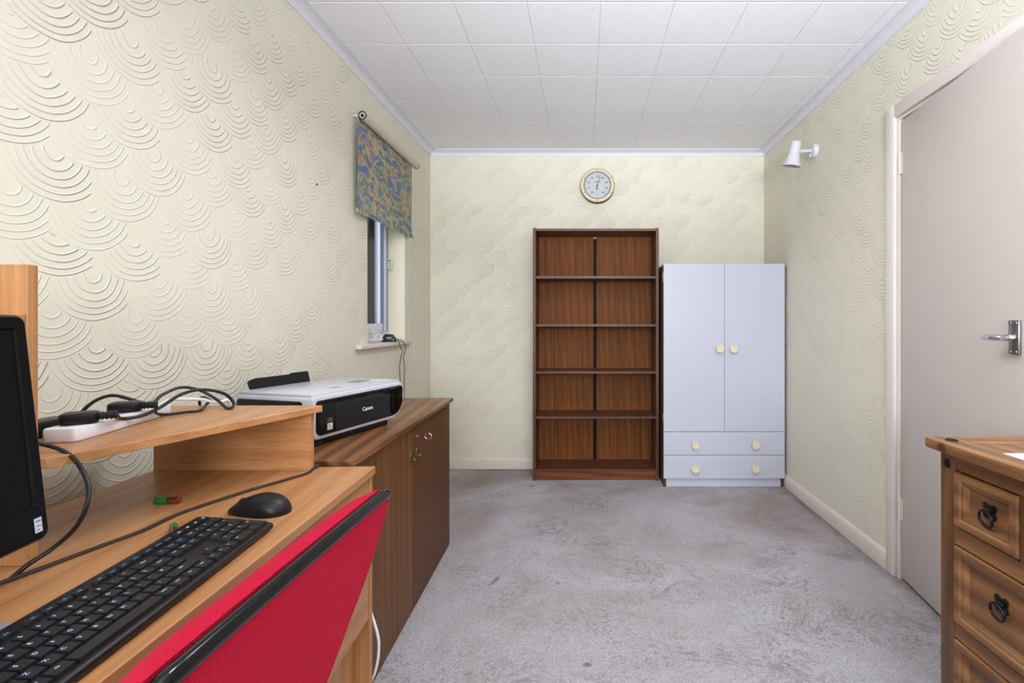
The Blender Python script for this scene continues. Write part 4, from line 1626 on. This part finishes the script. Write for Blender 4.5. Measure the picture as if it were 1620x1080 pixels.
# black edging strip round the rim
m = MB()
top_pts = [Vector((bx(1-2*i/20, 0.806)-0.001, YC+hw(0.806)*0.98*(1-2*i/20), 0.809)) for i in range(21)]
rim = [Vector((bx(1, z)-0.002, YC+w+0.002, z)) for z, w in EDGE[10:-1]] + top_pts + [Vector((bx(-1, z)-0.002, YC-w-0.002, z)) for z, w in EDGE[10:-1][::-1]]
m.tube(rim, lambda t: 0.0098*min(1.0, 0.6+4*min(t, 1-t)), 20, smooth=4, flat=0.85)
m.build('edging', M['black_gloss'], ch, world=True, smooth=60)
m = MB()
m.box(-0.80, -0.43, 0.43, 0.75, 0.415, 0.475, 0.022, 3)
m.build('seat', M['red'], ch, world=True, smooth=50)
m = MB()
m.box(-0.79, -0.44, 0.44, 0.74, 0.398, 0.418, 0.006)
m.build('seat_pan', M['black'], ch, world=True)
m = MB()
m.tube([(-0.52, 0.60, 0.395), (-0.44, 0.60, 0.39), (-0.392, 0.605, 0.44), (-0.386, 0.61, 0.52), (-0.368, 0.613, 0.60)], 0.014, 10, flat=0.5)
m.build('back_bracket', M['black'], ch, world=True)
for lx, ly in ((-0.455, 0.455), (-0.455, 0.725), (-0.775, 0.455), (-0.775, 0.725)):
    m = MB()
    m.tube([(lx, ly, 0.40), (lx, ly, 0.0)], 0.012, 12, smooth=0)
    m.build('leg', M['black'], ch, world=True)

# ------------------------------------------------------------------ pine chest of drawers
CX0, CX1, CY0, CY1, CT = 0.885, 1.325, 0.560, 1.226, 0.812
cd = thing('chest_of_drawers', 'honey pine chest of drawers with black ring pulls by the door', 'chest of drawers', ((CX0+CX1)/2, (CY0+CY1)/2, 0))
m = MB()
ox = 0.024
b = 0.004
m.box(CX0-ox, CX0+0.05, CY0-ox, CY1+ox, CT-0.026, CT, b)
m.box(CX1-0.06, CX1+0.010, CY0-ox, CY1+ox, CT-0.026, CT, b)
m.build('top_rail', M['pine_top'], cd, world=True)
m = MB()
m.box(CX0+0.05, CX1-0.06, CY0-ox, CY0+0.045, CT-0.026, CT, 0.002)
m.box(CX0+0.05, CX1-0.06, CY1-0.045, CY1+ox, CT-0.026, CT, 0.002)
m.build('top_end', M['pine_x'], cd, world=True)
m = MB()
k = 3
w3 = (CX1-0.06-CX0-0.05)/k
for i in range(k):
    m.box(CX0+0.05+i*w3, CX0+0.05+(i+1)*w3, CY0+0.045, CY1-0.045, CT-0.024, CT-0.0015, 0.002)
m.build('top_board', M['pine_top'], cd, world=True)
PT = 0.044
for x0 in (CX0, CX1-PT):
    for y0 in (CY0, CY1-PT):
        m = MB()
        m.box(x0, x0+PT, y0, y0+PT, 0, CT-0.026, 0.002)
        m.build('post', M['pine_z'], cd, world=True)
for y0 in (CY0+0.012, CY1-0.030):
    m = MB()
    m.box(CX0+PT, CX1-PT, y0, y0+0.018, 0.10, CT-0.026)
    m.build('side_panel', M['pine_z'], cd, world=True)
m = MB()
m.box(CX1-0.020, CX1-0.012, CY0+PT, CY1-PT, 0.10, CT-0.026)
m.build('back_panel', M['pine_z'], cd, world=True)
rz = [(0.748, CT-0.0265), (0.571, 0.613), (0.348, 0.383), (0.120, 0.160)]
for z0, z1 in rz:
    m = MB()
    m.box(CX0+0.001, CX0+0.030, CY0+PT, CY1-PT, z0, z1, 0.0015, 1)
    m.build('front_rail', M['pine'], cd, world=True)
ymid = [(CY1-PT-0.003-0.171, CY1-PT-0.003), (CY0+PT+0.003+0.198, CY0+PT+0.003+0.198+0.155), (CY0+PT+0.003, CY0+PT+0.003+0.171)]
i0, i1 = CY0+PT+0.003, CY1-PT-0.003
wS = (i1-i0-2*0.026)/3
small = [(i1-wS, i1), (i0+wS+0.026, i0+2*wS+0.026), (i0, i0+wS)]
m = MB()
for yv in (i0+wS, i0+2*wS+0.026):
    m.box(CX0+0.001, CX0+0.03, yv+0.002, yv+0.024, 0.613, 0.748, 0.001, 1)
m.build('divider', M['pine_z'], cd, world=True)


def pine_drawer(y0, y1, z0, z1):
    """framed drawer front with a stepped moulding round a sunken panel"""
    m = MB()
    xf = CX0-0.004

    def loop(ins, x):
        return [(x, y0+ins, z0+ins), (x, y1-ins, z0+ins), (x, y1-ins, z1-ins), (x, y0+ins, z1-ins)]
    loops = [loop(0.001, CX0+0.026), loop(0.0, CX0+0.002), loop(0.002, xf), loop(0.017, xf), loop(0.020, xf+0.004), loop(0.026, xf+0.005),
             loop(0.032, xf+0.012), loop(0.034, xf+0.0145)]
    rows = m.grid(loops, closed_u=True)
    m.bm.faces.new(rows[-1])
    m.bm.faces.new(rows[0][::-1])
    bmesh.ops.recalc_face_normals(m.bm, faces=m.bm.faces)
    return m.build('drawer', M['pine'], cd, world=True, smooth=0)


def ring_pull(y, z, par):
    x = CX0-0.004+0.0145
    m = MB()
    lobes = []
    for i in range(48):
        a = 2*PI*i/48
        r = 0.014+0.0085*abs(math.cos(2*a+PI/2))**1.5
        lobes.append((y+r*math.cos(a)*1.0, z+0.010+r*math.sin(a)*0.95))
    m.prism(lobes, x-0.003, x, 'x', 0.0008, 1)
    m.lathe([(0, 0), (0.009, 0), (0.008, 0.006), (0.004, 0.010), (0, 0.011)], 16, mnt((x-0.002, y, z+0.010), (-1, 0, 0)))
    hp = m.build('pull_plate', M['iron'], par, world=True)
    m = MB()
    m.tube([(x-0.011-0.003*math.sin(a*PI/10), y+0.0175*math.cos(a*PI/10), z-0.006+0.0175*math.sin(a*PI/10)) for a in range(20)], 0.0030, 10, closed=True, smooth=2)
    m.build('ring', M['iron'], hp, world=True)


for y0, y1 in small:
    dr = pine_drawer(y0, y1, 0.616, 0.745)
    ring_pull((y0+y1)/2-0.004, 0.673, dr)
for z0, z1 in ((0.386, 0.568), (0.163, 0.345)):
    dr = pine_drawer(i0, i1, z0, z1)
    for yy in (1.058, i0+i1-1.058):
        ring_pull(yy, (z0+z1)/2+0.008, dr)
for y in (CY1-0.022, CY0+0.022):
    m = MB()
    m.lathe([(0, 0), (0.0115, 0), (0.0105, 0.003), (0.006, 0.0055), (0, 0.006)], 20, mnt((CX0, y, 0.757), (-1, 0, 0)))
    m.build('stud', M['iron'], cd, world=True)
    m = MB()
    m.lathe([(0, 0), (0.014, 0), (0.013, 0.002), (0.007, 0.004), (0, 0.0045)], 20, mnt((CX0+0.014, y+(0.004 if y > 1 else -0.004), CT), (0, 0, 1)))
    m.build('stud', M['iron'], cd, world=True)

# letter on the chest
lt = thing('letter', 'white printed letter lying on the pine chest of drawers', 'letter', (1.02, 1.03, CT))
m = MB()
m.box(0.917, 1.127, 0.97, 1.080, CT+0.0003, CT+0.0018, 0)
m.build('sheet', M['paper'], lt, world=True)
m = MB()
for kx in range(3):
    m.box(0.945+kx*0.004, 1.00, 1.030-kx*0.012, 1.036-kx*0.012, CT+0.0018, CT+0.0022)
m.build('print', M['ink'], lt, world=True)

# small screw left in the plaster of the left wall
nd_ = 1.162*FPX/(925-500.5)
m = MB()
m.lathe([(0, 0), (0.004, 0), (0.0035, 0.004), (0, 0.005)], 10, mnt((XL+0.0005, nd_, CAM_H-(291.5-510)/FPX*nd_), (1, 0, 0)))
tag(m.build('wall_screw', M['iron']), 'tiny dark screw left in the plaster of the left wall', 'screw')
